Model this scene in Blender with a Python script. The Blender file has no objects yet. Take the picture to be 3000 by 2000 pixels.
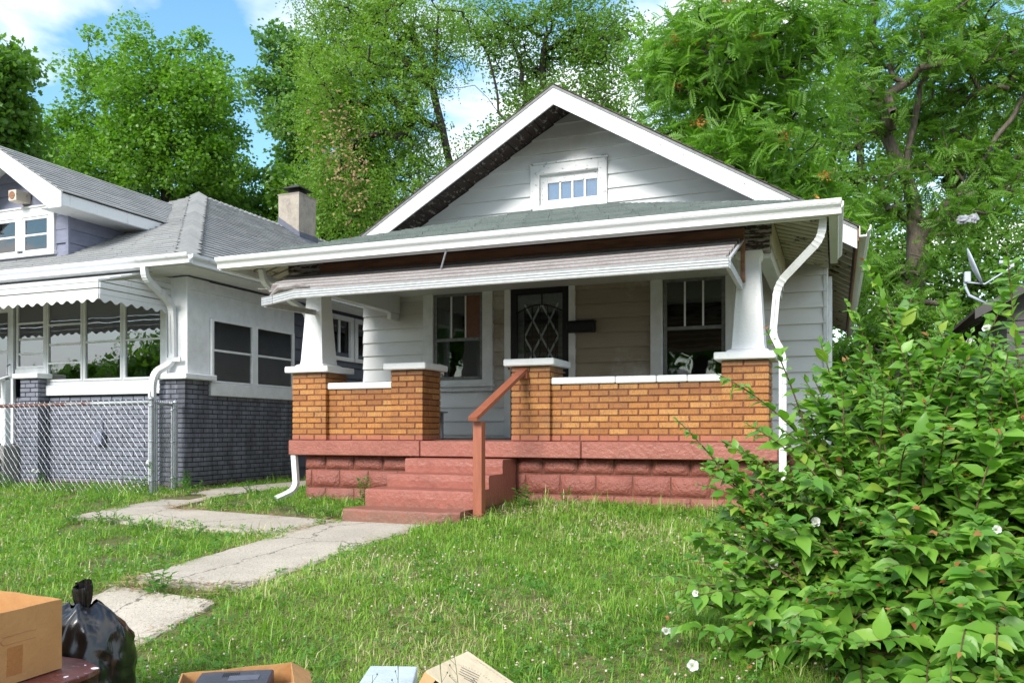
import bpy, math, random
import numpy as np
from mathutils import Vector, Matrix
random.seed(7); RNG = np.random.default_rng(7)
C = bpy.context.scene.collection
SC = bpy.context.scene
# ------------------------------------------------------------------ camera, world, sun, exposure
cam = bpy.data.cameras.new('camera'); camo = bpy.data.objects.new('camera', cam); C.objects.link(camo)
camo.location = (0, 0, .8); camo.rotation_euler = (math.radians(90), 0, math.atan(950 / 2422.))
cam.sensor_width = 36; cam.lens = 29.06; cam.shift_y = .087; cam.clip_end = 500; cam.clip_start = .05
SC.camera = camo
SUN_EL, SUN_AZ = math.radians(33), math.radians(188)      # azimuth from +Y clockwise: behind and left of the viewer
W = bpy.data.worlds.new('World'); SC.world = W; W.use_nodes = True
def build_world():
    t = W.node_tree; t.nodes.clear(); L = t.links.new
    nn = t.nodes.new
    sky = nn('ShaderNodeTexSky'); sky.sky_type = 'NISHITA'; sky.sun_disc = False
    sky.sun_elevation = SUN_EL; sky.sun_rotation = SUN_AZ; sky.air_density = 1.3; sky.dust_density = .3; sky.ozone_density = 2.5
    tc = nn('ShaderNodeTexCoord'); sep = nn('ShaderNodeSeparateXYZ'); L(tc.outputs['Generated'], sep.inputs[0])
    # project the view direction on a cloud layer
    def m(op, a, b=None, c=None):
        n = nn('ShaderNodeMath'); n.operation = op
        for i, x in enumerate((a, b, c)):
            if x is None: continue
            if isinstance(x, (int, float)): n.inputs[i].default_value = x
            else: L(x, n.inputs[i])
        return n.outputs[0]
    zz = m('MAXIMUM', m('ADD', sep.outputs[2], .12), .03)
    cx = m('DIVIDE', sep.outputs[0], zz); cy = m('DIVIDE', sep.outputs[1], zz)
    cb = nn('ShaderNodeCombineXYZ'); L(cx, cb.inputs[0]); L(cy, cb.inputs[1])
    no = nn('ShaderNodeTexNoise'); no.inputs['Scale'].default_value = 1.15; no.inputs['Detail'].default_value = 7
    no.inputs['Roughness'].default_value = .52; no.inputs['Distortion'].default_value = .25
    mp = nn('ShaderNodeMapping'); mp.inputs['Location'].default_value = (9.0, 4.1, 0); L(cb.outputs[0], mp.inputs[0]); L(mp.outputs[0], no.inputs['Vector'])
    r = nn('ShaderNodeValToRGB'); r.color_ramp.elements[0].position = .44; r.color_ramp.elements[1].position = .585
    r.color_ramp.elements[0].color = (0, 0, 0, 1); r.color_ramp.elements[1].color = (1, 1, 1, 1); L(no.outputs[0], r.inputs[0])
    hs = nn('ShaderNodeHueSaturation'); hs.inputs['Saturation'].default_value = 1.18; hs.inputs['Value'].default_value = .80; hs.inputs['Hue'].default_value = .494
    L(sky.outputs[0], hs.inputs['Color'])
    mx = nn('ShaderNodeMix'); mx.data_type = 'RGBA'; L(m('MULTIPLY', r.outputs[0], .93), mx.inputs[0]); L(hs.outputs[0], mx.inputs[6])
    mx.inputs[7].default_value = (5.6, 5.5, 5.35, 1)
    hz = nn('ShaderNodeMix'); hz.data_type = 'RGBA'; L(m('MULTIPLY', m('SUBTRACT', 1.0, m('SMOOTH_MIN', m('DIVIDE', m('MAXIMUM', sep.outputs[2], 0.0), .20), 1.0, .2)), .9), hz.inputs[0])
    L(mx.outputs[2], hz.inputs[6]); hz.inputs[7].default_value = (3.7, 4.1, 4.6, 1); mx = hz
    bg = nn('ShaderNodeBackground'); bg.inputs[1].default_value = .15; L(mx.outputs[2], bg.inputs[0])
    o = nn('ShaderNodeOutputWorld'); L(bg.outputs[0], o.inputs[0])
build_world()
sd = bpy.data.lights.new('sun', 'SUN'); sd.energy = 2.25; sd.angle = math.radians(22); sd.color = (1, .965, .92)
so = bpy.data.objects.new('sun', sd); C.objects.link(so)
_d = Vector((math.sin(SUN_AZ) * math.cos(SUN_EL), math.cos(SUN_AZ) * math.cos(SUN_EL), math.sin(SUN_EL)))
so.rotation_euler = _d.to_track_quat('Z', 'Y').to_euler()
SC.view_settings.view_transform = 'Standard'; SC.view_settings.look = 'None'; SC.view_settings.gamma = 1; SC.view_settings.exposure = 1.22
SC.view_settings.use_curve_mapping = False
# ------------------------------------------------------------------ materials
class NT:
    def __init__(s, name):
        s.m = bpy.data.materials.new(name); s.m.use_nodes = True; s.t = s.m.node_tree; s.t.nodes.clear()
        s.out = s.n('ShaderNodeOutputMaterial')
    def n(s, k): return s.t.nodes.new(k)
    def L(s, a, b): s.t.links.new(a, b)
    def put(s, sock, v):
        if isinstance(v, (int, float)): sock.default_value = v
        elif isinstance(v, tuple): sock.default_value = v if len(v) == 4 or sock.type == 'VECTOR' else v + (1,)
        else: s.L(v, sock)
    def math(s, op, a, b=0, c=0, clamp=False):
        n = s.n('ShaderNodeMath'); n.operation = op; n.use_clamp = clamp
        for i, x in enumerate((a, b, c)): s.put(n.inputs[i], x)
        return n.outputs[0]
    def pos(s): return s.n('ShaderNodeNewGeometry').outputs['Position']
    def xyz(s):
        n = s.n('ShaderNodeSeparateXYZ'); s.L(s.pos(), n.inputs[0]); return n.outputs
    def noise(s, scale, detail=4, rough=.55, stretch=None, out=0, dist=0):
        n = s.n('ShaderNodeTexNoise'); n.inputs['Scale'].default_value = scale; n.inputs['Detail'].default_value = detail
        n.inputs['Roughness'].default_value = rough; n.inputs['Distortion'].default_value = dist
        v = s.pos()
        if stretch:
            m = s.n('ShaderNodeMapping'); m.inputs['Scale'].default_value = stretch; s.L(v, m.inputs[0]); v = m.outputs[0]
        s.L(v, n.inputs['Vector']); return n.outputs[out]
    def ramp(s, fac, a, b, ca=(0, 0, 0), cb=(1, 1, 1)):
        n = s.n('ShaderNodeMapRange'); n.inputs[1].default_value = a; n.inputs[2].default_value = b; s.put(n.inputs[0], fac); n.clamp = True
        return n.outputs[0]
    def mix(s, f, a, b, mode='MIX'):
        n = s.n('ShaderNodeMix'); n.data_type = 'RGBA'; n.blend_type = mode; s.put(n.inputs[0], f); s.put(n.inputs[6], a); s.put(n.inputs[7], b); return n.outputs[2]
    def rnd(s):
        a = s.n('ShaderNodeObjectInfo').outputs['Random']; b = s.n('ShaderNodeNewGeometry').outputs['Random Per Island']
        return s.math('FRACT', s.math('ADD', a, b))
    def bsdf(s, col, rough=.6, bump=None, bd=.01, metal=0, spec=.5, **kw):
        p = s.n('ShaderNodeBsdfPrincipled'); s.put(p.inputs['Base Color'], col); s.put(p.inputs['Roughness'], rough)
        s.put(p.inputs['Metallic'], metal); s.put(p.inputs['Specular IOR Level'], spec)
        if bump is not None:
            b = s.n('ShaderNodeBump'); b.inputs['Distance'].default_value = bd; b.inputs['Strength'].default_value = 1; s.L(bump, b.inputs['Height']); s.L(b.outputs[0], p.inputs['Normal'])
        for k, v in kw.items(): s.put(p.inputs[k], v)
        s.L(p.outputs[0], s.out.inputs[0]); return p
def simple(name, c1, c2=None, scale=12, rough=.6, bs=60, bd=.003, metal=0, spec=.5, stretch=None, rv=.12):
    s = NT(name); c2 = c2 or tuple(x * .82 for x in c1)
    f = s.ramp(s.noise(scale, 5, .6, stretch), .35, .65)
    col = s.mix(f, c1, c2)
    if rv: col = s.mix(1, col, s.mix(s.rnd(), (1 - rv,) * 3, (1 + rv * .3,) * 3), 'MULTIPLY')
    s.bsdf(col, rough, s.noise(bs, 4, .6, stretch), bd, metal, spec); return s.m
MT = {}
MT['white'] = simple('white_paint', (.74, .75, .755), (.64, .65, .65), 7, .5, 45, .004, rv=.03)
def white_dirty(name, base, dirt_or_shade, amt, scale=9):
    s = NT(name)
    f = s.ramp(s.noise(scale, 7, .7, (1, 1, .35)), .56, .80)
    g = s.ramp(s.noise(70, 3, .7), .62, .75)
    col = s.mix(s.math('MULTIPLY', f, amt), base, dirt_or_shade); col = s.mix(s.math('MULTIPLY', g, amt * .5), col, tuple(x * .5 for x in dirt_or_shade))
    s.bsdf(col, .55, s.noise(50, 4), .004); return s.m
MT['stucco_white'] = white_dirty('thick_white_paint', (.76, .765, .77), (.42, .40, .36), .38, 5)
MT['white_old'] = white_dirty('weathered_white_paint', (.70, .705, .70), (.30, .29, .27), .8)
MT['gutter'] = white_dirty('white_gutter_metal', (.68, .69, .68), (.34, .32, .28), .45, 4)
MT['gutter_old'] = white_dirty('stained_gutter_metal', (.62, .63, .63), (.25, .25, .24), .6, 5)
def peel(name, paint, wood, th, scale=26, stretch=(1, 1, 1)):
    s = NT(name); n = s.noise(scale, 6, .72, stretch); f = s.ramp(n, th - .015, th + .015)
    w = s.mix(s.noise(60, 3), wood, tuple(x * .45 for x in wood))
    s.bsdf(s.mix(f, w, paint), .75, f, .004); return s.m
MT['peel_brown'] = peel('peeling_brown_soffit', (.30, .26, .22), (.060, .036, .028), .58, 16, (1.5, .5, 1))
MT['peel_beam'] = peel('peeling_beam_paint', (.34, .31, .29), (.07, .045, .035), .49, 14, (.35, 1, 1.6))
MT['peel_white'] = peel('peeling_white_frame', (.72, .72, .71), (.22, .19, .17), .37, 16, (1, 1, 2.2))
MT['rafter'] = peel('old_rafter_paint', (.50, .45, .36), (.16, .12, .09), .40, 4, (1, 1, 2))
def siding():
    s = NT('white_lap_siding'); x, y, z = s.xyz()
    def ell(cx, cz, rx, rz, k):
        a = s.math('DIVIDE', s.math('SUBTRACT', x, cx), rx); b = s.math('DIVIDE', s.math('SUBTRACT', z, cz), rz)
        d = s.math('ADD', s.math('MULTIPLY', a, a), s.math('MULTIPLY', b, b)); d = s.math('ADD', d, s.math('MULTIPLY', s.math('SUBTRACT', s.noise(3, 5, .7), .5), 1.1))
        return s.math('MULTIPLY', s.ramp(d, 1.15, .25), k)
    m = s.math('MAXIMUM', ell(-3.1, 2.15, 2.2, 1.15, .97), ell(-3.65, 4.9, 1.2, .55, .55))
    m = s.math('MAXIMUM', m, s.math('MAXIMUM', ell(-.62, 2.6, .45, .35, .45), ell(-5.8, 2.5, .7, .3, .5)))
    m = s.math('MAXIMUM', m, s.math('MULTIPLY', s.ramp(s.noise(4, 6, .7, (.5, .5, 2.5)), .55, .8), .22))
    dirt_or_shade = s.mix(s.noise(5, 5, .6, (.4, .4, 3)), (.22, .175, .12), (.36, .30, .22))  # brown stain; behind the porch its tone also carries painted shade
    col = s.mix(m, (.76, .765, .76), dirt_or_shade); col = s.mix(1, col, s.mix(s.rnd(), (.93,) * 3, (1.03,) * 3), 'MULTIPLY')
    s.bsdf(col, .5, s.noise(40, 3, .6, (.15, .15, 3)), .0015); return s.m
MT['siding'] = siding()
def brick_orange():
    s = NT('orange_wirecut_brick'); r = s.rnd(); x, y, z = s.xyz()
    base = s.mix(r, (.47, .195, .040), (.32, .115, .024))
    base = s.mix(s.ramp(s.math('FRACT', s.math('MULTIPLY', r, 7.3)), .72, .95), base, (.50, .235, .06))
    groove = s.noise(330, 2, .7, (1, 1, .06)); spk = s.noise(120, 3, .7, (1, 1, .5))
    dark = s.math('MULTIPLY', s.ramp(groove, .50, .64), .8)
    base = s.mix(dark, base, (.085, .045, .02)); base = s.mix(s.math('MULTIPLY', s.ramp(spk, .58, .70), .75), base, (.05, .032, .02))
    base = s.mix(s.math('MULTIPLY', s.ramp(s.noise(2.6, 6, .75), .50, .68), .5), base, (.14, .075, .035))
    n = s.math('MULTIPLY', s.math('SUBTRACT', s.noise(9, 4), .5), .08)
    red = s.math('MULTIPLY', s.ramp(s.math('ADD', z, n), .775, .715), .75)     # red paint slopped on the lowest course
    base = s.mix(red, base, (.33, .10, .075))
    soot = s.math('MULTIPLY', s.ramp(s.math('ADD', z, n), 1.385, 1.45), .5); base = s.mix(soot, base, (.09, .05, .025))
    s.bsdf(base, .42, groove, .0018, spec=.5); return s.m
MT['brick'] = brick_orange()
MT['mortar_red'] = simple('red_brown_mortar', (.20, .065, .04), (.09, .035, .02), 30, .8)
def painted_red(name, a, b, bs, bd):
    s = NT(name); f = s.ramp(s.noise(3.5, 6, .65), .35, .65); col = s.mix(f, a, b)
    x, y, z = s.xyz(); zz = s.math('ADD', z, s.math('MULTIPLY', s.math('SUBTRACT', s.noise(6, 6, .75), .5), .35))
    col = s.mix(s.math('MULTIPLY', s.ramp(s.noise(11, 7, .78, (1, 1, .5)), .55, .72), .55), col, (.13, .055, .042))
    col = s.mix(s.math('MULTIPLY', s.ramp(s.noise(23, 6, .8), .64, .70), .6), col, (.50, .26, .21))
    col = s.mix(s.math('MULTIPLY', s.ramp(zz, .14, .0), .65), col, (.15, .095, .06))
    s.bsdf(col, .42, s.noise(bs, 5, .6), bd, spec=.5); return s.m
MT['red_rough'] = painted_red('red_paint_on_block', (.295, .096, .068), (.240, .074, .053), 34, .022)
MT['red_smooth'] = painted_red('red_paint_on_concrete', (.320, .110, .078), (.262, .086, .060), 22, .010)
MT['rail_red'] = simple('salmon_painted_wood', (.33, .105, .055), (.27, .082, .042), 8, .5, 60, .003, stretch=(3, 3, .3), rv=.03)
MT['floor_dark'] = simple('dark_porch_floor', (.12, .05, .038), (.07, .035, .03), 8, .5)
def shingle(name, a, b, c):
    s = NT(name); col = s.mix(s.rnd(), a, b); col = s.mix(s.ramp(s.noise(260, 2, .8), .45, .62), col, c)
    col = s.mix(s.math('MULTIPLY', s.ramp(s.noise(1.4, 6, .7), .45, .7), .5), col, b)
    s.bsdf(col, .85, s.noise(300, 2), .003, spec=.25); return s.m
MT['shingle_green'] = shingle('green_grey_shingles', (.150, .185, .165), (.085, .115, .105), (.26, .28, .26))
MT['shingle_grey'] = shingle('pale_grey_shingles', (.30, .305, .30), (.225, .23, .23), (.42, .42, .41))
MT['shingle_dark'] = shingle('dark_brown_shingles', (.075, .058, .052), (.045, .036, .034), (.14, .115, .10))
def brick_grey():
    s = NT('grey_painted_brick'); x, y, z = s.xyz()
    base = s.mix(s.rnd(), (.165, .175, .215), (.225, .235, .285))
    st = s.noise(7, 6, .7, (1, 1, .22)); side = s.ramp(x, -8.75, -8.45)      # corner streaked with soot; the side wall's shade is in the colour too
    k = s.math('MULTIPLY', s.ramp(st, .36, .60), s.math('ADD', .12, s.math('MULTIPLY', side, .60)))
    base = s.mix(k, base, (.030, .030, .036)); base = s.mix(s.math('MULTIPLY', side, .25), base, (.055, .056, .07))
    low = s.math('MULTIPLY', s.ramp(z, .10, .02), .8); base = s.mix(low, base, (.16, .07, .06))
    s.bsdf(base, .5, s.noise(90, 4), .003); return s.m
MT['brick_grey'] = brick_grey()
MT['mortar_grey'] = simple('grey_painted_mortar', (.022, .022, .028), (.012, .012, .015), 9, .7, rv=0)
MT['grey_siding'] = simple('grey_blue_shingle_siding', (.215, .225, .30), (.17, .18, .245), 6, .55, 40, .003, stretch=(1, 1, 3))
MT['grey_dark'] = simple('dark_grey_siding', (.085, .09, .12), (.06, .065, .09), 6, .55)
MT['concrete'] = None
def concrete(name, a, b, crack=True):
    s = NT(name); col = s.mix(s.ramp(s.noise(1.6, 8, .75), .38, .62), a, b)
    col = s.mix(s.ramp(s.noise(70, 4, .85), .54, .62), col, tuple(x * .5 for x in b)); col = s.mix(s.math('MULTIPLY', s.ramp(s.noise(110, 3, .85), .56, .62), .8), col, (.66, .60, .52))
    v = s.n('ShaderNodeTexVoronoi'); v.feature = 'DISTANCE_TO_EDGE'; v.inputs['Scale'].default_value = .75
    wv = s.n('ShaderNodeVectorMath'); wv.operation = 'ADD'; s.L(s.pos(), wv.inputs[0]); ns = s.n('ShaderNodeVectorMath'); ns.operation = 'SCALE'; s.L(s.noise(6, 4, .7, out=1), ns.inputs[0]); ns.inputs['Scale'].default_value = .25; s.L(ns.outputs[0], wv.inputs[1]); s.L(wv.outputs[0], v.inputs['Vector'])
    col = s.mix(s.math('MULTIPLY', s.ramp(v.outputs[0], .0075, .002), .8), col, (.07, .06, .045))
    s.bsdf(col, .85, s.noise(120, 4, .7), .006, spec=.25); return s.m
MT['concrete'] = concrete('weathered_concrete', (.53, .47, .38), (.42, .37, .30))
MT['concrete_grey'] = concrete('grey_concrete', (.27, .26, .245), (.21, .20, .19))
def glass(name, extra=.07, tint=(.9, .95, .95)):
    s = NT(name); fr = s.n('ShaderNodeFresnel'); fr.inputs[0].default_value = 1.5
    f = s.math('ADD', fr.outputs[0], extra, clamp=True)
    t = s.n('ShaderNodeBsdfTransparent'); t.inputs[0].default_value = tint + (1,)
    g = s.n('ShaderNodeBsdfGlossy'); g.inputs['Roughness'].default_value = .015
    b = s.n('ShaderNodeBump'); b.inputs['Distance'].default_value = .0025; s.L(s.noise(2.2, 2), b.inputs['Height']); s.L(b.outputs[0], g.inputs['Normal'])
    m = s.n('ShaderNodeMixShader'); s.L(f, m.inputs[0]); s.L(t.outputs[0], m.inputs[1]); s.L(g.outputs[0], m.inputs[2]); s.L(m.outputs[0], s.out.inputs[0]); return s.m
MT['glass'] = glass('window_glass', .035); MT['glass_porch'] = glass('porch_glass', .24)
MT['glass_side'] = glass('side_glass', .12); MT['glass_sky'] = glass('attic_glass', .13, (.8, .85, .9)); MT['pane_backing'] = simple('slate_blue_backing', (.17, .22, .33), (.13, .17, .26), 6, .9, rv=0)  # slate tone of the backing carries the sky reflection of the panes
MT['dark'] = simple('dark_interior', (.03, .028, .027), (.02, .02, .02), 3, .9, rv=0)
MT['curtain'] = simple('dark_purple_curtain', (.13, .115, .145), (.05, .043, .062), 9, .9, 20, .01, stretch=(6, 6, .2), rv=0)
MT['black'] = simple('black_painted_metal', (.006, .006, .007), (.010, .010, .010), 20, .5, rv=0, spec=.3)
MT['frame_dark'] = simple('weathered_grey_frame', (.20, .205, .20), (.12, .125, .12), 18, .55)
MT['board_brown'] = simple('brown_board', (.20, .085, .05), (.15, .065, .04), 10, .7)
MT['galv'] = simple('galvanised_steel', (.42, .44, .46), (.33, .35, .37), 14, .38, metal=.6, rv=.05)
def rusty():
    s = NT('rusty_top_rail'); x, y, z = s.xyz()
    f = s.ramp(s.math('ADD', x, s.math('MULTIPLY', s.noise(5, 5), 2.6)), -8.2, -7.55)
    rust = s.mix(s.noise(40, 4), (.075, .022, .016), (.14, .05, .03)); s.bsdf(s.mix(f, rust, (.42, .44, .46)), .55, s.noise(70), .003, metal=s.math('MULTIPLY', f, .5)); return s.m
MT['rusty'] = rusty()
MT['rust_brown'] = simple('rusty_brown_metal', (.30, .145, .075), (.17, .08, .04), 8, .7, stretch=(.4, 1, 3), rv=0)
def fibre():
    s = NT('old_corrugated_fibreglass'); col = s.mix(s.ramp(s.noise(40, 4, .7), .35, .65), (.33, .305, .285), (.22, .195, .18))
    col = s.mix(s.math('MULTIPLY', s.ramp(s.noise(110, 3, .8, (.08, 1, 1)), .52, .64), .35), col, (.50, .48, .46))
    col = s.mix(s.math('MULTIPLY', s.ramp(s.noise(7, 5, .7, (.4, 1, 1)), .55, .75), .5), col, (.16, .10, .075))
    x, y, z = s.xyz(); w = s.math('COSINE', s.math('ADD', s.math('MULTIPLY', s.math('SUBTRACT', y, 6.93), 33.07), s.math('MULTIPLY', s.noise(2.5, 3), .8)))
    col = s.mix(s.math('MULTIPLY', s.ramp(w, .35, .85), .8), col, (.10, .075, .065))     # corrugation shading put into the colour, dark on the front-facing slopes
    s.bsdf(col, .75, s.noise(120, 3), .003); return s.m
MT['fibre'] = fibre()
MT['alu'] = simple('fluted_aluminium', (.56, .57, .58), (.45, .46, .47), 20, .4, metal=.25, rv=0)
MT['stone'] = None
def chim():
    s = NT('tan_stucco_chimney'); col = s.mix(s.ramp(s.noise(5, 6, .7), .4, .65), (.38, .33, .27), (.28, .245, .205))
    col = s.mix(s.math('MULTIPLY', s.ramp(s.noise(4, 6, .75, (1, 1, .6)), .54, .72), .8), col, (.12, .105, .09)); s.bsdf(col, .9, s.noise(35, 4), .01); return s.m
MT['stone'] = chim()
MT['flashing'] = simple('blue_grey_flashing', (.11, .12, .16), (.08, .085, .11), 10, .6, rv=0)
def cardboard(name, a, b):
    s = NT(name); col = s.mix(s.ramp(s.noise(3, 5, .6), .35, .65), a, b); col = s.mix(s.math('MULTIPLY', s.noise(220, 2), .25), col, tuple(x * .8 for x in a))
    s.bsdf(col, .8, s.noise(7, 5, .6), .012, spec=.3); return s.m
MT['card'] = cardboard('brown_cardboard', (.50, .265, .105), (.43, .22, .085))
MT['card_in'] = cardboard('inner_cardboard', (.55, .31, .145), (.47, .26, .115))
MT['card_pale'] = cardboard('pale_cardboard', (.68, .57, .40), (.60, .49, .33))
MT['tape'] = simple('brown_packing_tape', (.40, .165, .055), (.36, .15, .05), 8, .35, rv=0)
MT['print'] = simple('dark_print', (.10, .09, .08), None, 8, .8, rv=0)
MT['print_pale'] = simple('faint_grey_print', (.40, .35, .28), None, 8, .8, rv=0)
MT['blue_pale'] = simple('pale_blue_foam', (.52, .60, .66), (.44, .52, .60), 9, .5, rv=0)
def bagm():
    s = NT('black_plastic_film'); s.bsdf((.006, .006, .007), .25, s.noise(7, 2, .45, (1, 1, .45), dist=.8), .035, spec=.75); return s.m
MT['bag'] = bagm()
def table_m():
    s = NT('scuffed_maroon_wood'); col = s.mix(s.ramp(s.noise(4, 5, .6, (1, .3, 1)), .35, .65), (.13, .028, .024), (.075, .020, .022))
    col = s.mix(s.ramp(s.noise(38, 5, .75, (.5, 1.5, 1)), .64, .69), col, (.62, .60, .62)); col = s.mix(s.math('MULTIPLY', s.ramp(s.noise(13, 6, .8), .55, .7), .4), col, (.35, .30, .33))
    s.bsdf(col, .35, s.noise(50), .002); return s.m
MT['table'] = table_m()
MT['leg_red'] = simple('orange_red_wood', (.34, .075, .022), (.26, .05, .018), 6, .4, stretch=(3, 3, .3), rv=0)
MT['plastic_dark'] = simple('dark_blue_grey_plastic', (.045, .055, .08), None, 9, .4, rv=0)
MT['dish'] = simple('grey_blue_dish_enamel', (.46, .51, .60), (.42, .47, .56), 5, .4, rv=0)
MT['brown_trim'] = simple('dark_brown_trim', (.055, .048, .044), (.04, .035, .032), 5, .6, rv=0)
MT['metal_grey'] = simple('grey_sheet_metal', (.30, .31, .33), (.26, .27, .29), 5, .45, rv=0)
MT['door_white'] = simple('white_door', (.72, .74, .76), None, 5, .4, rv=0)
MT['speaker_rust'] = peel('rusted_white_box', (.62, .55, .46), (.38, .15, .05), .43, 10)
def bark(name, a, b, bs=18):
    s = NT(name); n = s.noise(bs, 5, .7, (1, 1, .25)); s.bsdf(s.mix(s.ramp(n, .35, .65), a, b), .9, n, .03, spec=.2); return s.m
MT['bark'] = bark('dark_bark', (.060, .050, .042), (.030, .026, .022)); MT['bark_tan'] = bark('grey_tan_bark', (.15, .125, .095), (.075, .062, .048))
MT['stem'] = bark('tan_shrub_stem', (.22, .15, .085), (.14, .09, .05), 60)
MT['stem_green'] = simple('green_stem', (.07, .12, .03), None, 30, .6, rv=0)
def leaf(name, a, b, c=None, rough=.45, trans=.42, spec=.45, veins=False):
    s = NT(name); at = s.n('ShaderNodeAttribute'); at.attribute_name = 'tint'
    r = s.math('FRACT', s.math('ADD', at.outputs['Fac'], s.n('ShaderNodeObjectInfo').outputs['Random'])) if veins else at.outputs['Fac']
    col = s.mix(r, a, b)
    if c: col = s.mix(s.ramp(r, .93, .97), col, c)
    p = s.n('ShaderNodeBsdfPrincipled'); s.put(p.inputs['Base Color'], col); p.inputs['Roughness'].default_value = rough; p.inputs['Specular IOR Level'].default_value = spec
    tr = s.n('ShaderNodeBsdfTranslucent'); tc = s.mix(1, col, (1.5, 1.7, .5), 'MULTIPLY'); s.L(tc, tr.inputs[0])
    m = s.n('ShaderNodeMixShader'); m.inputs[0].default_value = trans; s.L(p.outputs[0], m.inputs[1]); s.L(tr.outputs[0], m.inputs[2]); s.L(m.outputs[0], s.out.inputs[0]); return s.m
MT['leaf_maple'] = leaf('maple_leaf', (.075, .185, .020), (.185, .345, .050))
MT['leaf_dark'] = leaf('dark_leaf', (.055, .145, .018), (.140, .275, .040))
MT['leaf_cotton'] = leaf('cottonwood_leaf', (.06, .16, .038), (.15, .27, .085), None, .35)
MT['leaf_willow'] = leaf('fine_pale_leaf', (.105, .215, .022), (.200, .335, .048))
MT['leaf_locust'] = leaf('locust_leaf', (.075, .165, .022), (.155, .275, .045))
MT['leaf_ail'] = leaf('feathery_leaf', (.095, .235, .025), (.210, .385, .055))
MT['leaf_dead'] = leaf('dry_brown_leaf', (.26, .17, .085), (.36, .25, .13), None, .8, .15)
MT['seed'] = leaf('orange_seed_cluster', (.40, .17, .03), (.50, .26, .06), None, .8, .15)
MT['leaf_shrub'] = leaf('broad_shrub_leaf', (.080, .205, .024), (.205, .395, .052), (.25, .36, .05), .40, .32, .45, veins=True)
MT['leaf_red'] = leaf('young_red_leaf', (.30, .09, .035), (.34, .16, .05), None, .5, .3)
MT['leaf_young'] = leaf('young_green_leaf', (.10, .26, .035), (.15, .30, .05), None, .5, .4)
MT['weed'] = leaf('weed_leaf', (.06, .19, .022), (.13, .28, .04))
MT['petal'] = simple('white_petal', (.80, .79, .80), (.76, .72, .78), 30, .7, rv=0)
MT['clover'] = simple('clover_flower', (.66, .55, .50), (.45, .30, .20), 40, .8)
MT['grass'] = leaf('grass_blade', (.140, .300, .026), (.290, .455, .070), (.54, .50, .28), .5, .3, .3)
def soil():
    s = NT('turf_soil'); col = s.mix(s.ramp(s.noise(3, 6, .7), .35, .65), (.10, .125, .035), (.20, .165, .09)); col = s.mix(s.ramp(s.noise(50, 4, .8), .5, .7), col, (.22, .18, .10))
    s.bsdf(col, .95, s.noise(60, 4), .02, spec=.1); return s.m
MT['soil'] = soil()
MT['straw'] = simple('dry_straw', (.42, .31, .16), (.30, .20, .10), 30, .9)
MT['road'] = simple('asphalt', (.055, .055, .057), (.045, .045, .045), 20, .9, rv=0)

def petal():
    s = NT('bindweed_petal'); at = s.n('ShaderNodeAttribute'); at.attribute_name = 'tint'; col = s.mix(at.outputs['Fac'], (.80, .79, .80), (.42, .47, .20))
    p = s.n('ShaderNodeBsdfPrincipled'); s.put(p.inputs['Base Color'], col); p.inputs['Roughness'].default_value = .8; tr = s.n('ShaderNodeBsdfTranslucent'); s.L(col, tr.inputs[0]); m = s.n('ShaderNodeMixShader'); m.inputs[0].default_value = .35; s.L(p.outputs[0], m.inputs[1]); s.L(tr.outputs[0], m.inputs[2]); s.L(m.outputs[0], s.out.inputs[0]); return s.m
MT['bindweed_petal'] = petal()
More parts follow.
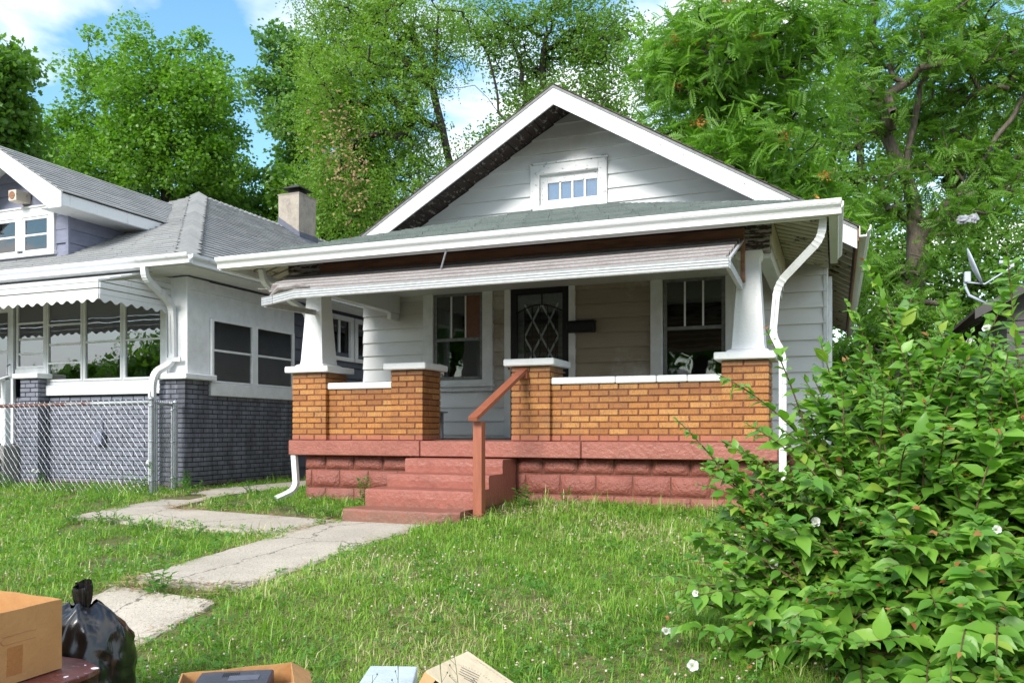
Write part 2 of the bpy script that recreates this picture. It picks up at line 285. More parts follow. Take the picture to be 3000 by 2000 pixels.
# ------------------------------------------------------------------ mesh helpers
class MB:
    def __init__(s): s.v = []; s.f = []
    def add(s, vs, fs):
        o = len(s.v); s.v += [tuple(p) for p in vs]; s.f += [tuple(o + i for i in f) for f in fs]; return s
    def box(s, x0, x1, y0, y1, z0, z1, c=0):
        if c <= 0:
            return s.add([(x0,y0,z0),(x1,y0,z0),(x1,y1,z0),(x0,y1,z0),(x0,y0,z1),(x1,y0,z1),(x1,y1,z1),(x0,y1,z1)],
                         [(0,3,2,1),(4,5,6,7),(0,1,5,4),(1,2,6,5),(2,3,7,6),(3,0,4,7)])
        c = min(c, (x1-x0)*.45, (y1-y0)*.45, (z1-z0)*.45)
        X, Y, Z = (x0, x1), (y0, y1), (z0, z1); ix = {}; vs = []
        for a in (0, 1):
            for b in (0, 1):
                for d in (0, 1):
                    sx, sy, sz = 1 - 2*a, 1 - 2*b, 1 - 2*d
                    for k in range(3):
                        p = [X[a] + sx*c, Y[b] + sy*c, Z[d] + sz*c]; p[k] = (X[a], Y[b], Z[d])[k]; ix[a, b, d, k] = len(vs); vs.append(tuple(p))
        g = lambda a, b, d, k: ix[a, b, d, k]; fs = []
        for k in range(3):
            for side in (0, 1):
                q = []
                for (p1, p2) in ((0,0),(1,0),(1,1),(0,1)):
                    t = [0, 0, 0]; t[k] = side; t[(k+1) % 3] = p1; t[(k+2) % 3] = p2; q.append(g(*t, k))
                fs.append(tuple(q if side else q[::-1]))
        for k in range(3):                      # edges along axis k
            i, j = (k+1) % 3, (k+2) % 3
            for a in (0, 1):
                for b in (0, 1):
                    q = []
                    for e, kk in ((0, i), (1, i), (1, j), (0, j)):
                        t = [0, 0, 0]; t[k] = e; t[i] = a; t[j] = b; q.append(g(*t, kk))
                    fs.append(tuple(q if (a ^ b) else q[::-1]))
        for a in (0, 1):
            for b in (0, 1):
                for d in (0, 1):
                    q = (g(a,b,d,0), g(a,b,d,1), g(a,b,d,2)); fs.append(q if (a+b+d) % 2 else q[::-1])
        return s.add(vs, fs)
    def prism(s, prof, p0, p1, u, w):
        """profile points (a,b) on axes u,w swept from p0 to p1"""
        p0, p1, u, w = map(Vector, (p0, p1, u, w)); n = len(prof)
        vs = [p0 + u*a + w*b for a, b in prof] + [p1 + u*a + w*b for a, b in prof]
        fs = [(i, (i+1) % n, n + (i+1) % n, n + i) for i in range(n)] + [tuple(range(n))[::-1], tuple(range(n, 2*n))]
        return s.add(vs, fs)
    def ext(s, poly, d):
        """polygon of 3-D points extruded by the vector d"""
        n = len(poly); d = Vector(d); vs = [Vector(p) for p in poly] + [Vector(p) + d for p in poly]
        return s.add(vs, [tuple(range(n))[::-1], tuple(range(n, 2*n))] + [(i, (i+1) % n, n + (i+1) % n, n + i) for i in range(n)])
    def tube(s, pts, r, n=8, sq=None, caps=True):
        pts = [Vector(p) for p in pts]; rs = r if isinstance(r, (list, tuple)) else [r]*len(pts); vs = []; prev = None
        for i, p in enumerate(pts):
            t = (pts[min(i+1, len(pts)-1)] - pts[max(i-1, 0)]).normalized()
            a = prev if prev is not None else (Vector((0,0,1)) if abs(t.z) < .9 else Vector((1,0,0)))
            a = (a - t*a.dot(t)).normalized(); prev = a; b = t.cross(a)
            if sq:
                for cx, cy in ((-1,-1),(1,-1),(1,1),(-1,1)): vs.append(p + a*(cx*(sq[0]+rs[i])) + b*(cy*(sq[1]+rs[i])))
            else:
                for k in range(n):
                    an = 2*math.pi*k/n; vs.append(p + a*(math.cos(an)*rs[i]) + b*(math.sin(an)*rs[i]))
        m = 4 if sq else n; fs = []
        for i in range(len(pts)-1):
            for k in range(m): fs.append((i*m+k, i*m+(k+1) % m, (i+1)*m+(k+1) % m, (i+1)*m+k))
        if caps: fs += [tuple(range(m))[::-1], tuple(range(len(vs)-m, len(vs)))]
        return s.add(vs, fs)
    def build(s, name, mat, parent=None, kind=None, smooth=False, label=None):
        me = bpy.data.meshes.new(name); me.from_pydata(s.v, [], s.f); me.materials.append(MT[mat] if isinstance(mat, str) else mat)
        if smooth:
            for p in me.polygons: p.use_smooth = True
        me.update(); return link(name, me, parent, kind, label)
def link(name, me, parent=None, kind=None, label=None):
    o = bpy.data.objects.new(name, me); C.objects.link(o)
    if parent is not None:
        o.parent = parent; o.matrix_parent_inverse = Matrix.Translation(-top_loc(parent))
    if kind: o['kind'] = kind
    if label: o['label'] = label
    return o
LOC = {}
def top_loc(p):
    return LOC.get(p.name, Vector((0, 0, 0)))
def thing(name, label, cat, loc=(0, 0, 0), group=None):
    o = bpy.data.objects.new(name, None); C.objects.link(o); o.location = loc; o['label'] = label; o['category'] = cat
    o.empty_display_size = .2
    if group: o['group'] = group
    LOC[o.name] = Vector(loc); return o
def tag(o, label, cat, group=None):
    o['label'] = label; o['category'] = cat
    if group: o['group'] = group
    return o
def bx(name, mat, parent, x0, x1, y0, y1, z0, z1, c=.004, **k):
    return MB().box(x0, x1, y0, y1, z0, z1, c).build(name, mat, parent, **k)
def np_mesh(name, V, F, mat, parent=None, tint=None, kind=None, smooth=False, k=None):
    """V (n,3), F (m,k) arrays"""
    me = bpy.data.meshes.new(name); V = np.asarray(V, dtype=np.float32); F = np.asarray(F, dtype=np.int32); m, k = F.shape
    me.vertices.add(len(V)); me.vertices.foreach_set('co', V.ravel()); me.loops.add(m*k); me.loops.foreach_set('vertex_index', F.ravel())
    me.polygons.add(m); me.polygons.foreach_set('loop_start', np.arange(0, m*k, k, dtype=np.int32)); me.polygons.foreach_set('loop_total', np.full(m, k, dtype=np.int32))
    if smooth: me.polygons.foreach_set('use_smooth', np.ones(m, dtype=bool))
    me.update(calc_edges=True)
    if tint is not None:
        a = me.attributes.new('tint', 'FLOAT', 'POINT'); a.data.foreach_set('value', np.asarray(tint, dtype=np.float32))
    me.materials.append(MT[mat]); return link(name, me, parent, kind)
PIECES = {}
def piece(name, mat, parent, cx, cy, cz, w, d, h, c=.004, sc=None, rot=None):
    """a small box that shares its mesh with every other one of its size"""
    key = (name, mat, round(w, 3), round(d, 3), round(h, 3))
    if key not in PIECES:
        b = MB().box(-w/2, w/2, -d/2, d/2, -h/2, h/2, c); me = bpy.data.meshes.new(name); me.from_pydata(b.v, [], b.f); me.materials.append(MT[mat]); me.update(); PIECES[key] = me
    o = link(name, PIECES[key], parent); o.location = (cx, cy, cz)
    if sc: o.scale = sc
    if rot: o.rotation_euler = rot
    return o
def wall_holes(mb, x0, x1, z0, z1, holes, y0, y1, axis='x'):
    xs = sorted({x0, x1, *[h[0] for h in holes], *[h[1] for h in holes]}); zs = sorted({z0, z1, *[h[2] for h in holes], *[h[3] for h in holes]})
    for i in range(len(xs)-1):
        for j in range(len(zs)-1):
            a, b, c, d = xs[i], xs[i+1], zs[j], zs[j+1]; mx, mz = (a+b)/2, (c+d)/2
            if a < x0 or b > x1 or c < z0 or d > z1 or any(h[0] < mx < h[1] and h[2] < mz < h[3] for h in holes): continue
            if axis == 'x': mb.box(a, b, y0, y1, c, d)
            else: mb.box(y0, y1, a, b, c, d)
def bricks(rows, mat, parent, z0, bw, bh, jt, faces, room, stuffmb, name='brick', seed=3, prot=.05):
    """faces: (axis, a0, a1, plane, outward sign, offset start, nrows); each brick a part until 'room' is used up"""
    r = random.Random(seed); todo = []
    for (ax, a0, a1, pl, sg, n, base) in faces:
        for k in range(n):
            z = base + bh*k; off = (0 if k % 2 else bw*.5); p = a0 - off if off else a0
            while p < a1 - .012:
                q = min(p + bw, a1); pp = max(p, a0)
                if a1 - q < .045: q = a1
                if q - pp > .02: todo.append((ax, pp + jt/2 if pp > a0 + 1e-6 else pp, q - jt/2 if q < a1 - 1e-6 else q, pl, sg, z + jt/2, z + bh - jt/2))
                p = q if q == a1 else p + bw
    n = 0
    for (ax, a, b, pl, sg, zl, zh) in todo:
        jit = r.uniform(-.003, .0035); d = prot; ctr = pl - sg*(d/2) + sg*jit
        w = round((b-a)/.02)*.02 if False else b - a
        if n < room:
            if ax == 'x': piece(name, mat, parent, (a+b)/2, ctr, (zl+zh)/2, w, d, zh-zl, .004, rot=(r.uniform(-.01, .01), 0, r.uniform(-.006, .006)))
            else: piece(name, mat, parent, ctr, (a+b)/2, (zl+zh)/2, d, w, zh-zl, .004, rot=(0, r.uniform(-.01, .01), r.uniform(-.006, .006)))
            n += 1
        elif stuffmb is not None:
            if ax == 'x': stuffmb.box(a, b, ctr-d/2, ctr+d/2, zl, zh, .004)
            else: stuffmb.box(ctr-d/2, ctr+d/2, a, b, zl, zh, .004)
    return n
def lap(parent, mat, axis, a0, a1, z0, z1, pl, sg, a0t=None, a1t=None, name='siding_board', bot=.030, top=.002):
    """lap board; axis is its length, pl the wall plane, sg the outward sign; slanted ends if a0t / a1t are given"""
    a0t = a0 if a0t is None else a0t; a1t = a1 if a1t is None else a1t
    P = lambda a, o, z: (a, pl + sg*o, z) if axis == 'x' else (pl + sg*o, a, z)
    vs = [P(a0, 0, z0), P(a0, bot, z0), P(a0, bot, z0+.006), P(a0t, top, z1), P(a0t, 0, z1), P(a1, 0, z0), P(a1, bot, z0), P(a1, bot, z0+.006), P(a1t, top, z1), P(a1t, 0, z1)]
    fs = [(0,1,2,3,4), (9,8,7,6,5), (0,5,6,1), (1,6,7,2), (2,7,8,3), (3,8,9,4), (4,9,5,0)]
    if (sg < 0) == (axis == 'x'): fs = [f[::-1] for f in fs]
    return MB().add(vs, fs).build(name, mat, parent)
def gutter(parent, p0, p1, out, mat='gutter', name='gutter', h=.12, w=.12):
    K = [(0, 0), (w*.62, 0), (w*.62, h*.28), (w*.70, h*.42), (w*.92, h*.60), (w, h*.74), (w, h), (w*.88, h), (w*.88, h*.92), (w*.84, h*.72), (w*.55, h*.15), (w*.08, h*.12), (w*.08, h*.95), (0, h*.95)]
    u = Vector(out); return MB().prism(K, p0, p1, u, (0, 0, 1)).build(name, mat, parent)
def downspout(parent, pts, mat='gutter', sq=(.032, .025), name='downspout', r=True):
    """rectangular fluted pipe; elbows get crimp rings"""
    q = []; rr_ = []
    pts = [Vector(p) for p in pts]
    for i, p in enumerate(pts):
        if 0 < i < len(pts)-1:
            ea, eb = pts[i-1]-p, pts[i+1]-p; k = min(.11, ea.length*.45, eb.length*.45); a = p + ea.normalized()*k; b = p + eb.normalized()*k; ar = [(a.lerp(p, t)).lerp(p.lerp(b, t), t) for t in np.linspace(0, 1, 13)]; q += ar; rr_ += [0, .0, .003]*4 + [0]
        else: q.append(p); rr_.append(0)
    m = MB(); m.tube(q, rr_, sq=sq)
    for i in range(len(pts)-1):     # flutes
        d = pts[i+1]-pts[i]
        if d.length > .3:
            a = pts[i] + d.normalized()*.12; b = pts[i+1] - d.normalized()*.12
            for k in (-.5, 0, .5): m.tube([a, b], 0, sq=(sq[0]*.10 if k else .004, sq[1]+.0025))
    return m.build(name, mat, parent)
def shingles(parent, mat, O, U, S, L, wfun, course, tab, thick=.009, name='shingle', seed=1, kind='stuff', lift=0):
    """O origin at the eave, U unit along the eave, S unit up the slope, L slope length; wfun(s)->(u0,u1)"""
    r = random.Random(seed); O, U, S = Vector(O), Vector(U).normalized(), Vector(S).normalized(); N = U.cross(S).normalized()
    if N.z < 0: N = -N
    m = MB(); n = int(L/course)
    for k in range(n+1):
        s0 = k*course; s1 = min(s0 + course*1.02, L)
        if s1 - s0 < .01: continue
        l0, r0 = wfun(s0); l1, r1 = wfun(s1); u = l0 - tab*(.5 if k % 2 else 0) - r.uniform(0, .05)
        while u < r0:
            a, b = max(u + .003, l0), min(u + tab - .003, r0); a1, b1 = max(u + .003, l1), min(u + tab - .003, r1)
            if b - a > .01 and b1 - a1 > -.001:
                h = thick + r.uniform(0, .005) + lift; d = r.uniform(-.006, .004); b1 = max(b1, a1)
                P = lambda uu, ss, hh: O + U*uu + S*ss + N*hh
                m.add([P(a, s0+d, lift), P(b, s0+d, lift), P(b, s0+d, h+.004), P(a, s0+d, h+.004), P(a1, s1, lift), P(b1, s1, lift), P(b1, s1, lift+.003), P(a1, s1, lift+.003)], [(0,1,2,3), (3,2,6,7), (7,6,5,4), (0,3,7,4), (1,5,6,2)])
            u += tab
    return m.build(name, mat, parent, kind=kind)
# ------------------------------------------------------------------ ground
def gz(x, y):
    zs = np.interp(y, [-60, -1, 1.5, 2.5, 3.5, 4.2, 6.6, 8, 60], [-.78, -.75, -.62, -.50, -.34, -.20, -.08, 0, 0])
    lift = np.clip((np.asarray(x) + 3.45)/.25, 0, 1)*.045*np.clip((y-2.2)/2, 0, 1)   # the lawn right of the walk lies a little higher
    return zs + lift + .012*np.sin(np.asarray(x)*2.3+1)*np.sin(np.asarray(y)*1.9)
def build_ground():
    xs = np.concatenate([np.linspace(-90, -16, 14), np.arange(-15, 5, .2), np.linspace(5.5, 90, 18)]); ys = np.concatenate([np.linspace(-70, -2, 14), np.arange(-1.5, 13, .2), np.linspace(14, 120, 20)])
    X, Y = np.meshgrid(xs, ys); Z = gz(X, Y); V = np.stack([X, Y, Z], -1).reshape(-1, 3); nx = len(xs); ny = len(ys)
    i = np.arange(nx-1)[None, :] + nx*np.arange(ny-1)[:, None]; F = np.stack([i, i+1, i+1+nx, i+nx], -1).reshape(-1, 4)
    np_mesh('ground', V, F, 'soil', kind='structure', smooth=True)
build_ground()
WALK = [[(-4.40, 4.2), (-3.47, 4.2), (-3.42, 6.75), (-4.40, 6.75)], [(-4.46, 2.6), (-3.52, 2.75), (-3.45, 3.95), (-4.40, 4.08)],
        [(-7.25, 6.1), (-4.40, 5.90), (-4.40, 6.72), (-6.3, 6.98), (-6.75, 7.0), (-6.95, 8.2), (-7.0, 16), (-7.75, 16), (-7.80, 8.9), (-7.45, 7.4)]]
def slab(poly, th, name, mat, dz, n=1):
    m = MB(); top = [(x, y, float(gz(-9, y)) + dz) for x, y in poly]
    m.ext([(x, y, z - th) for x, y, z in top], (0, 0, th)); o = m.build(name, mat, kind='structure'); return o
def pave():
    r = random.Random(4)
    # upper walk in one slab following the ground, with a rounded front edge
    for (poly, dz, th, name, mat) in ((WALK[0], .030, .16, 'walk', 'concrete'), (WALK[1], .02, .12, 'walk', 'concrete'), (WALK[2], .022, .10, 'path', 'concrete')):
        if name == 'walk':
            (xa, ya), (xb, yb), (xc, yc), (xd, yd) = poly; n = 26; m = MB(); L = []
            for i in range(n+1):
                t = i/n; l = (xa+(xd-xa)*t + r.uniform(-.012, .012), ya+(yd-ya)*t); q = (xb+(xc-xb)*t + r.uniform(-.012, .012), yb+(yc-yb)*t)
                z = float(gz(-9, l[1])) + dz - (.02 if i == 0 else 0); L.append(((l[0], l[1] - (0 if i else .0), z), (q[0], q[1], z)))
            vs = []; fs = []
            for i, (a, b) in enumerate(L):
                k = .015 if i else .03
                vs += [(a[0], a[1], a[2]-th), (a[0], a[1], a[2]-k), (a[0]+.02, a[1], a[2]), (b[0]-.02, b[1], b[2]), (b[0], b[1], b[2]-k), (b[0], b[1], b[2]-th)]
            for i in range(n):
                for k in range(5): fs.append((6*i+k, 6*i+k+1, 6*i+7+k, 6*i+6+k))
            fs.append((0, 5, 4, 3, 2, 1)); e = 6*n; fs.append((e, e+1, e+2, e+3, e+4, e+5))
            m.add(vs, fs); m.build(name, mat, kind='structure')
        else:
            m = MB()
            top = [(x, y, float(gz(-9, min(y, 8))) + dz) for x, y in poly]
            quads = [(0, 1, 2, 3), (0, 3, 4, 9), (4, 5, 8, 9), (5, 6, 7, 8)]
            for q in quads:
                p = [top[i] for i in q]; m.ext([(x, y, z - th) for x, y, z in p], (0, 0, th))
            m.build(name, mat, kind='structure')
pave()
bx('street', 'road', None, -90, 90, -16, -5, -.9, -.74, 0, kind='structure')
bx('pavement', 'concrete', None, -90, 90, -2.2, -.6, -.85, -.715, 0, kind='structure')
# ------------------------------------------------------------------ the white bungalow
XL, XR, YW, YB = -6.41, -.10, 10.4, 19.5
H = thing('white_bungalow', 'white sided bungalow with a front gable and an orange brick porch', 'house', (-3.25, 9.5, 0))
def P(*a, **k): return bx(*a, **k)
bl = MB()
HOLES = [(-5.259, -4.505, 1.50, 2.73), (-4.084, -3.274, .69, 2.75), (-2.036, -1.264, 1.45, 2.73), (-3.66, -2.88, 3.80, 4.18)]
wall_holes(bl, XL+.02, XR-.02, .545, 2.95, HOLES, YW+.03, YW+.13)
wall_holes(bl, -4.65, -1.85, 2.95, 4.2, HOLES, YW+.03, YW+.13)
for x0, x1, xt in ((XL+.02, -4.65, -4.65), (-1.85, XR-.02, -1.85)):      # gable corners
    if x0 < -5: bl.ext([(x0, YW+.03, 2.95), (x1, YW+.03, 2.95), (x1, YW+.03, 4.05)], (0, .1, 0))
    else: bl.ext([(x0, YW+.03, 2.95), (x1, YW+.03, 2.95), (x0, YW+.03, 4.05)], (0, .1, 0))
bl.ext([(-4.65, YW+.03, 4.2), (-1.85, YW+.03, 4.2), (-3.25, YW+.03, 4.87)], (0, .1, 0))
bl.box(XR-.12, XR-.02, YW+.13, YB, .545, 3.0); bl.box(XL+.02, XL+.12, YW+.13, YB, .545, 3.0); bl.box(XL+.02, XR-.02, YB, YB+.1, 0, 3.0)
bl.build('wall', 'white', H)
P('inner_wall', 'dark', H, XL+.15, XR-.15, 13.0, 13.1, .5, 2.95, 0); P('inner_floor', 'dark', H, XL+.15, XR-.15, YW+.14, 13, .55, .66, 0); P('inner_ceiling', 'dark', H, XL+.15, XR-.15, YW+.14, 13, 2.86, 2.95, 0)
# lap siding, front wall
rows = [(.548 + .19*k, .548 + .19*(k+1)) for k in range(-0, 12)]
segs = [(XL, -5.413), (-4.354, -4.181), (-3.183, -2.191), (-1.142, XR)]
for z0, z1 in rows:
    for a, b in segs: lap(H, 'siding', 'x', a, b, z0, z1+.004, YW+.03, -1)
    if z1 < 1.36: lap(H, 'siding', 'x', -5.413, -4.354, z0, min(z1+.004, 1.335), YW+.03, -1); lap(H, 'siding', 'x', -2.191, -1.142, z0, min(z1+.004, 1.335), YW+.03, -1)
# lap siding in the gable; zi(x) is the underside of the roof
def gx(z): t = (4.995 - z)/.595; return -3.25 - t, -3.25 + t
z = 2.83
while z < 4.93:
    z1 = z + .184; l0, r0 = gx(z); l1, r1 = gx(min(z1, 4.99)); zt = min(z1+.003, 4.99)
    l0, r0, l1, r1 = max(l0, XL), min(r0, XR), max(l1, XL), min(r1, XR)
    if z1 > 3.72 and z < 4.335:
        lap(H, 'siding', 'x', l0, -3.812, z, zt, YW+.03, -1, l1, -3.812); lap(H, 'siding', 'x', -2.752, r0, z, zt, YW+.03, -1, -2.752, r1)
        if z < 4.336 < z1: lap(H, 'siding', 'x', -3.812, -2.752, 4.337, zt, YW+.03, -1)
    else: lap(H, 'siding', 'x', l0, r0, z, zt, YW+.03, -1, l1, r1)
    z = z1
for k in range(13):                                          # east side
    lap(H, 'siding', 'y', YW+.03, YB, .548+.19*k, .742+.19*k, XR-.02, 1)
    bx('corner_cap', 'white', H, XR-.045, XR+.006, YW-.001, YW+.045, .55+.19*k, .735+.19*k, .006)
P('side_window_frame', 'white', H, XR, XR+.05, 11.2, 12.3, 1.2, 2.75, .004); P('side_window_pane', 'frame_dark', H, XR+.051, XR+.055, 11.3, 12.2, 1.3, 2.65, 0)
# windows of the front wall
def sash_window(x0, x1, z0, z1, i0, i1, j0, j1, zm, boards=()):
    f = MB(); y = YW-.035
    f.box(x0, i0, y, YW+.03, z0+.10, z1, .004).box(i1, x1, y, YW+.03, z0+.10, z1, .004); f.box(i0, i1, y-.002, YW+.03, j1, z1-.002, .004)
    f.box(x0-.02, x1+.02, y-.05, YW+.03, z0+.06, z0+.10, .006).box(x0, x1, y, YW+.03, z0, z0+.06, .004); f.box(i0, i1, y+.01, YW+.03, z0+.10, j0, .004)
    w = f.build('window', 'white', H)
    s = MB(); t = .045; a, b, c, d = i0+.004, i1-.004, j0+.003, j1-.003
    s.box(a, a+t, YW, YW+.035, c, d, .003).box(b-t, b, YW, YW+.035, c, d, .003).box(a+t, b-t, YW, YW+.035, d-t-.02, d, .003).box(a+t, b-t, YW-.01, YW+.036, zm-.022, zm+.022, .003).box(a+t, b-t, YW, YW+.035, c, c+t, .003)
    s.build('sash', 'frame_dark', w)
    A, B = a+t, b-t; n = 3; q = (B-A)/n
    mm = MB()
    for k in (1, 2): mm.box(A+q*k-.011, A+q*k+.011, YW+.004, YW+.03, zm+.022, d-t-.02, .003)
    mm.build('muntin', 'peel_white', w)
    for k in range(n):
        if k in boards: bx('boarded_pane', 'board_brown', w, A+q*k+.012, A+q*(k+1)-.003, YW+.012, YW+.020, zm+.024, d-t-.022, 0)
        else: bx('pane', 'glass', w, A+q*k+(.0 if k == 0 else .011), A+q*(k+1)-(.0 if k == 2 else .011), YW+.014, YW+.018, zm+.022, d-t-.02, 0)
    bx('pane', 'glass', w, A, B, YW+.020, YW+.024, c+t, zm-.022, 0); return w
w1 = sash_window(-5.411, -4.356, 1.34, 2.83, -5.259, -4.505, 1.50, 2.73, 2.06, (2,))
w2 = sash_window(-2.189, -1.144, 1.34, 2.83, -2.036, -1.264, 1.45, 2.73, 2.08)
# attic window
f = MB(); y = YW-.03
f.box(-3.81, -3.68, y, YW+.03, 3.72, 4.33, .005).box(-2.87, -2.754, y, YW+.03, 3.72, 4.33, .005).box(-3.68, -2.87, y-.002, YW+.03, 4.20, 4.329, .005).box(-3.68, -2.87, y+.01, YW+.03, 3.71, 3.79, .005).box(-3.83, -2.735, y-.02, YW+.03, 4.33, 4.355, .004)
aw = f.build('attic_window', 'peel_white', H); s = MB(); Y0 = YW+.035
s.box(-3.68, -3.58, Y0, Y0+.04, 3.79, 4.20, .004).box(-2.90, -2.87, Y0, Y0+.04, 3.79, 4.20, .004).box(-3.58, -2.90, Y0, Y0+.04, 4.09, 4.20, .004).box(-3.58, -2.90, Y0, Y0+.04, 3.79, 3.865, .004)
s.build('sash', 'peel_white', aw)
for k in range(4):
    a = -3.58 + .17*k
    if k: bx('muntin', 'peel_white', aw, a-.014, a+.014, Y0+.004, Y0+.036, 3.865, 4.09, .003)
    bx('pane', 'glass_sky', aw, a+(.014 if k else 0), a+.17-(.014 if k < 3 else 0), Y0+.018, Y0+.022, 3.865, 4.09, 0)
P('pane_backing', 'pane_backing', H, -3.64, -2.885, YW+.085, YW+.09, 3.80, 4.17, 0)  # added sheet behind the glass, puts the panes' slate reflection into a colour
# front door
d = MB(); y = YW-.035
d.box(-4.179, -4.088, y, YW+.03, .70, 2.85, .004).box(-3.27, -3.185, y, YW+.03, .70, 2.85, .004).box(-4.088, -3.27, y-.002, YW+.03, 2.75, 2.848, .004)
d.build('door_frame', 'white', H)
dr = MB(); x0, x1 = -4.07, -3.29
dr.box(x0, x0+.15, YW+.05, YW+.09, .72, 2.73, .004).box(x1-.15, x1, YW+.05, YW+.09, .72, 2.73, .004).box(x0+.15, x1-.15, YW+.05, YW+.09, 2.50, 2.73, .004).box(x0+.15, x1-.15, YW+.05, YW+.09, .72, 1.62, .004)
dr = dr.build('door', 'frame_dark', H); bx('pane', 'glass', dr, x0+.15, x1-.15, YW+.068, YW+.072, 1.62, 2.50, 0)
lt = MB()
def bar(m, x, z, X, Z, yy, w=.011): m.tube([(x, yy, z), (X, yy, Z)], 0, sq=(w, .008))
A, B, c0, c1 = x0+.15, x1-.15, 1.62, 2.50; hw = (B-A)/2
for k in range(-2, 5):
    z = c0 + .44*k
    for (xa, xb) in ((A, B), (B, A)):
        za, zb = z, z + .88
        if zb <= c0 or za >= c1: continue
        t0 = max(0, (c0-za)/.88); t1 = min(1, (c1-za)/.88); bar(lt, xa+(xb-xa)*t0, za+.88*t0, xa+(xb-xa)*t1, za+.88*t1, YW+.06)
lt.build('door_lattice', 'white_old', dr)
sdm = MB(); x0, x1 = -4.086, -3.272
sdm.box(x0, x0+.085, YW-.03, YW+.01, .71, 2.745, .004).box(x1-.085, x1, YW-.03, YW+.01, .71, 2.745, .004).box(x0+.085, x1-.085, YW-.03, YW+.01, 2.62, 2.745, .004).box(x0+.085, x1-.085, YW-.03, YW+.01, .71, .95, .004).box(x0+.085, x1-.085, YW-.03, YW+.01, 1.50, 1.56, .004)
sdo = sdm.build('security_door', 'black', H)
gb = MB()
for k in range(1, 6):
    x = x0 + .085 + (x1-x0-.17)*k/6; top = 2.42 + .06*math.sin(math.pi*k/6); gb.tube([(x, YW-.01, .95), (x, YW-.01, top)], .006, 6)
gb.tube([(x0+.085+(x1-x0-.17)*t/10, YW-.01, 2.38+.10*math.sin(math.pi*t/10)) for t in range(11)], .009, 6); gb.tube([((x0+x1)/2+.03, YW-.01, 2.48), ((x0+x1)/2+.03, YW-.01, 2.62)], .009, 6)
gb.tube([(x0+.085, YW-.01, 1.62), (x1-.085, YW-.01, 1.62)], .007, 6); gb.build('door_grille', 'black', sdo)
MB().tube([(x1-.045, YW-.03, 1.56), (x1-.045, YW-.075, 1.56), (x1-.11, YW-.08, 1.56)], .010, 8).build('door_handle', 'galv', sdo)
bx('glass_panel', 'glass', sdo, x0+.085, x1-.085, YW-.004, YW-.001, 1.56, 2.62, 0)
mb_ = MB().box(-3.268, -2.90, YW-.15, YW-.02, 2.075, 2.205, .010); mbx = mb_.build('mailbox', 'black', H); bx('lid', 'black', mbx, -3.275, -2.893, YW-.16, YW-.02, 2.205, 2.222, .004); bx('front_rim', 'black', mbx, -2.915, -2.893, YW-.16, YW-.151, 2.07, 2.204, .002)
bx('doorbell', 'rust_brown', H, -4.12, -4.095, YW-.045, YW-.036, 1.62, 1.69, .003)
# foundation and porch base
fb = MB(); fb.box(XL+.05, XR-.05, YW+.06, YB, 0-.2, .545); fb.box(-5.74, -.62, 8.12, YW+.06, -.2, .5); fb.build('foundation', 'mortar_red', H)
def blocks(axis, a0, a1, pl, sg, off0=0, rows3=((.354, .520), (.147, .354), (-.06, .147))):
    r = random.Random(int(abs(pl)*10)); L = .38
    for i, (z0, z1) in enumerate(rows3):
        p = a0 - (off0 + (L/2 if i % 2 else 0)) % L
        while p < a1 - .02:
            a, b = max(p, a0)+.008, min(p+L, a1)-.008
            if b - a > .03:
                m = MB(); n = 5; e = .022; o = .040 + r.uniform(-.004, .004); g = .009; nx, nz = max(2, int((b-a)/.045)), 5
                vs = []; fs = []
                for jz in range(nz+1):
                    for jx in range(nx+1):
                        x = a + (b-a)*jx/nx; zz = z0+g + (z1-z0-2*g)*jz/nz; edge = min(x-a, b-x, zz-z0-g, z1-g-zz)
                        dd = o*min(1, max(0, edge)/e) + (r.uniform(-.0045, .0045) if edge > .01 else 0) + .004
                        vs.append((x, pl + sg*dd, zz) if axis == 'x' else (pl + sg*dd, x, zz))
                for jz in range(nz):
                    for jx in range(nx):
                        q = (jz*(nx+1)+jx, jz*(nx+1)+jx+1, (jz+1)*(nx+1)+jx+1, (jz+1)*(nx+1)+jx); fs.append(q if (sg < 0) == (axis == 'x') else q[::-1])
                m.add(vs, fs); m.build('foundation_block', 'red_rough', H, smooth=True)
            p += L
blocks('x', -5.78, -4.30, 8.12, -1, .10); blocks('x', -3.12, -.62, 8.12, -1, .10); blocks('y', 8.09, YW+.02, -.62, 1); blocks('x', -.58, XR-.03, YW+.06, -1); blocks('y', YW+.06, 13, XR-.05, 1)
r = random.Random(2)
for a, b in ((-5.90, -4.20), (-4.19, -2.385), (-2.375, -.50)):
    P('slab_edge', 'red_smooth', H, a, b, 7.95 + r.uniform(0, .006), 8.25, .522, .69, .008)
P('slab_edge', 'red_smooth', H, -.80, -.50, 8.252, YW+.03, .522, .688, .008); P('porch_floor', 'floor_dark', H, -5.88, -.802, 8.252, YW+.028, .55, .70, .004)
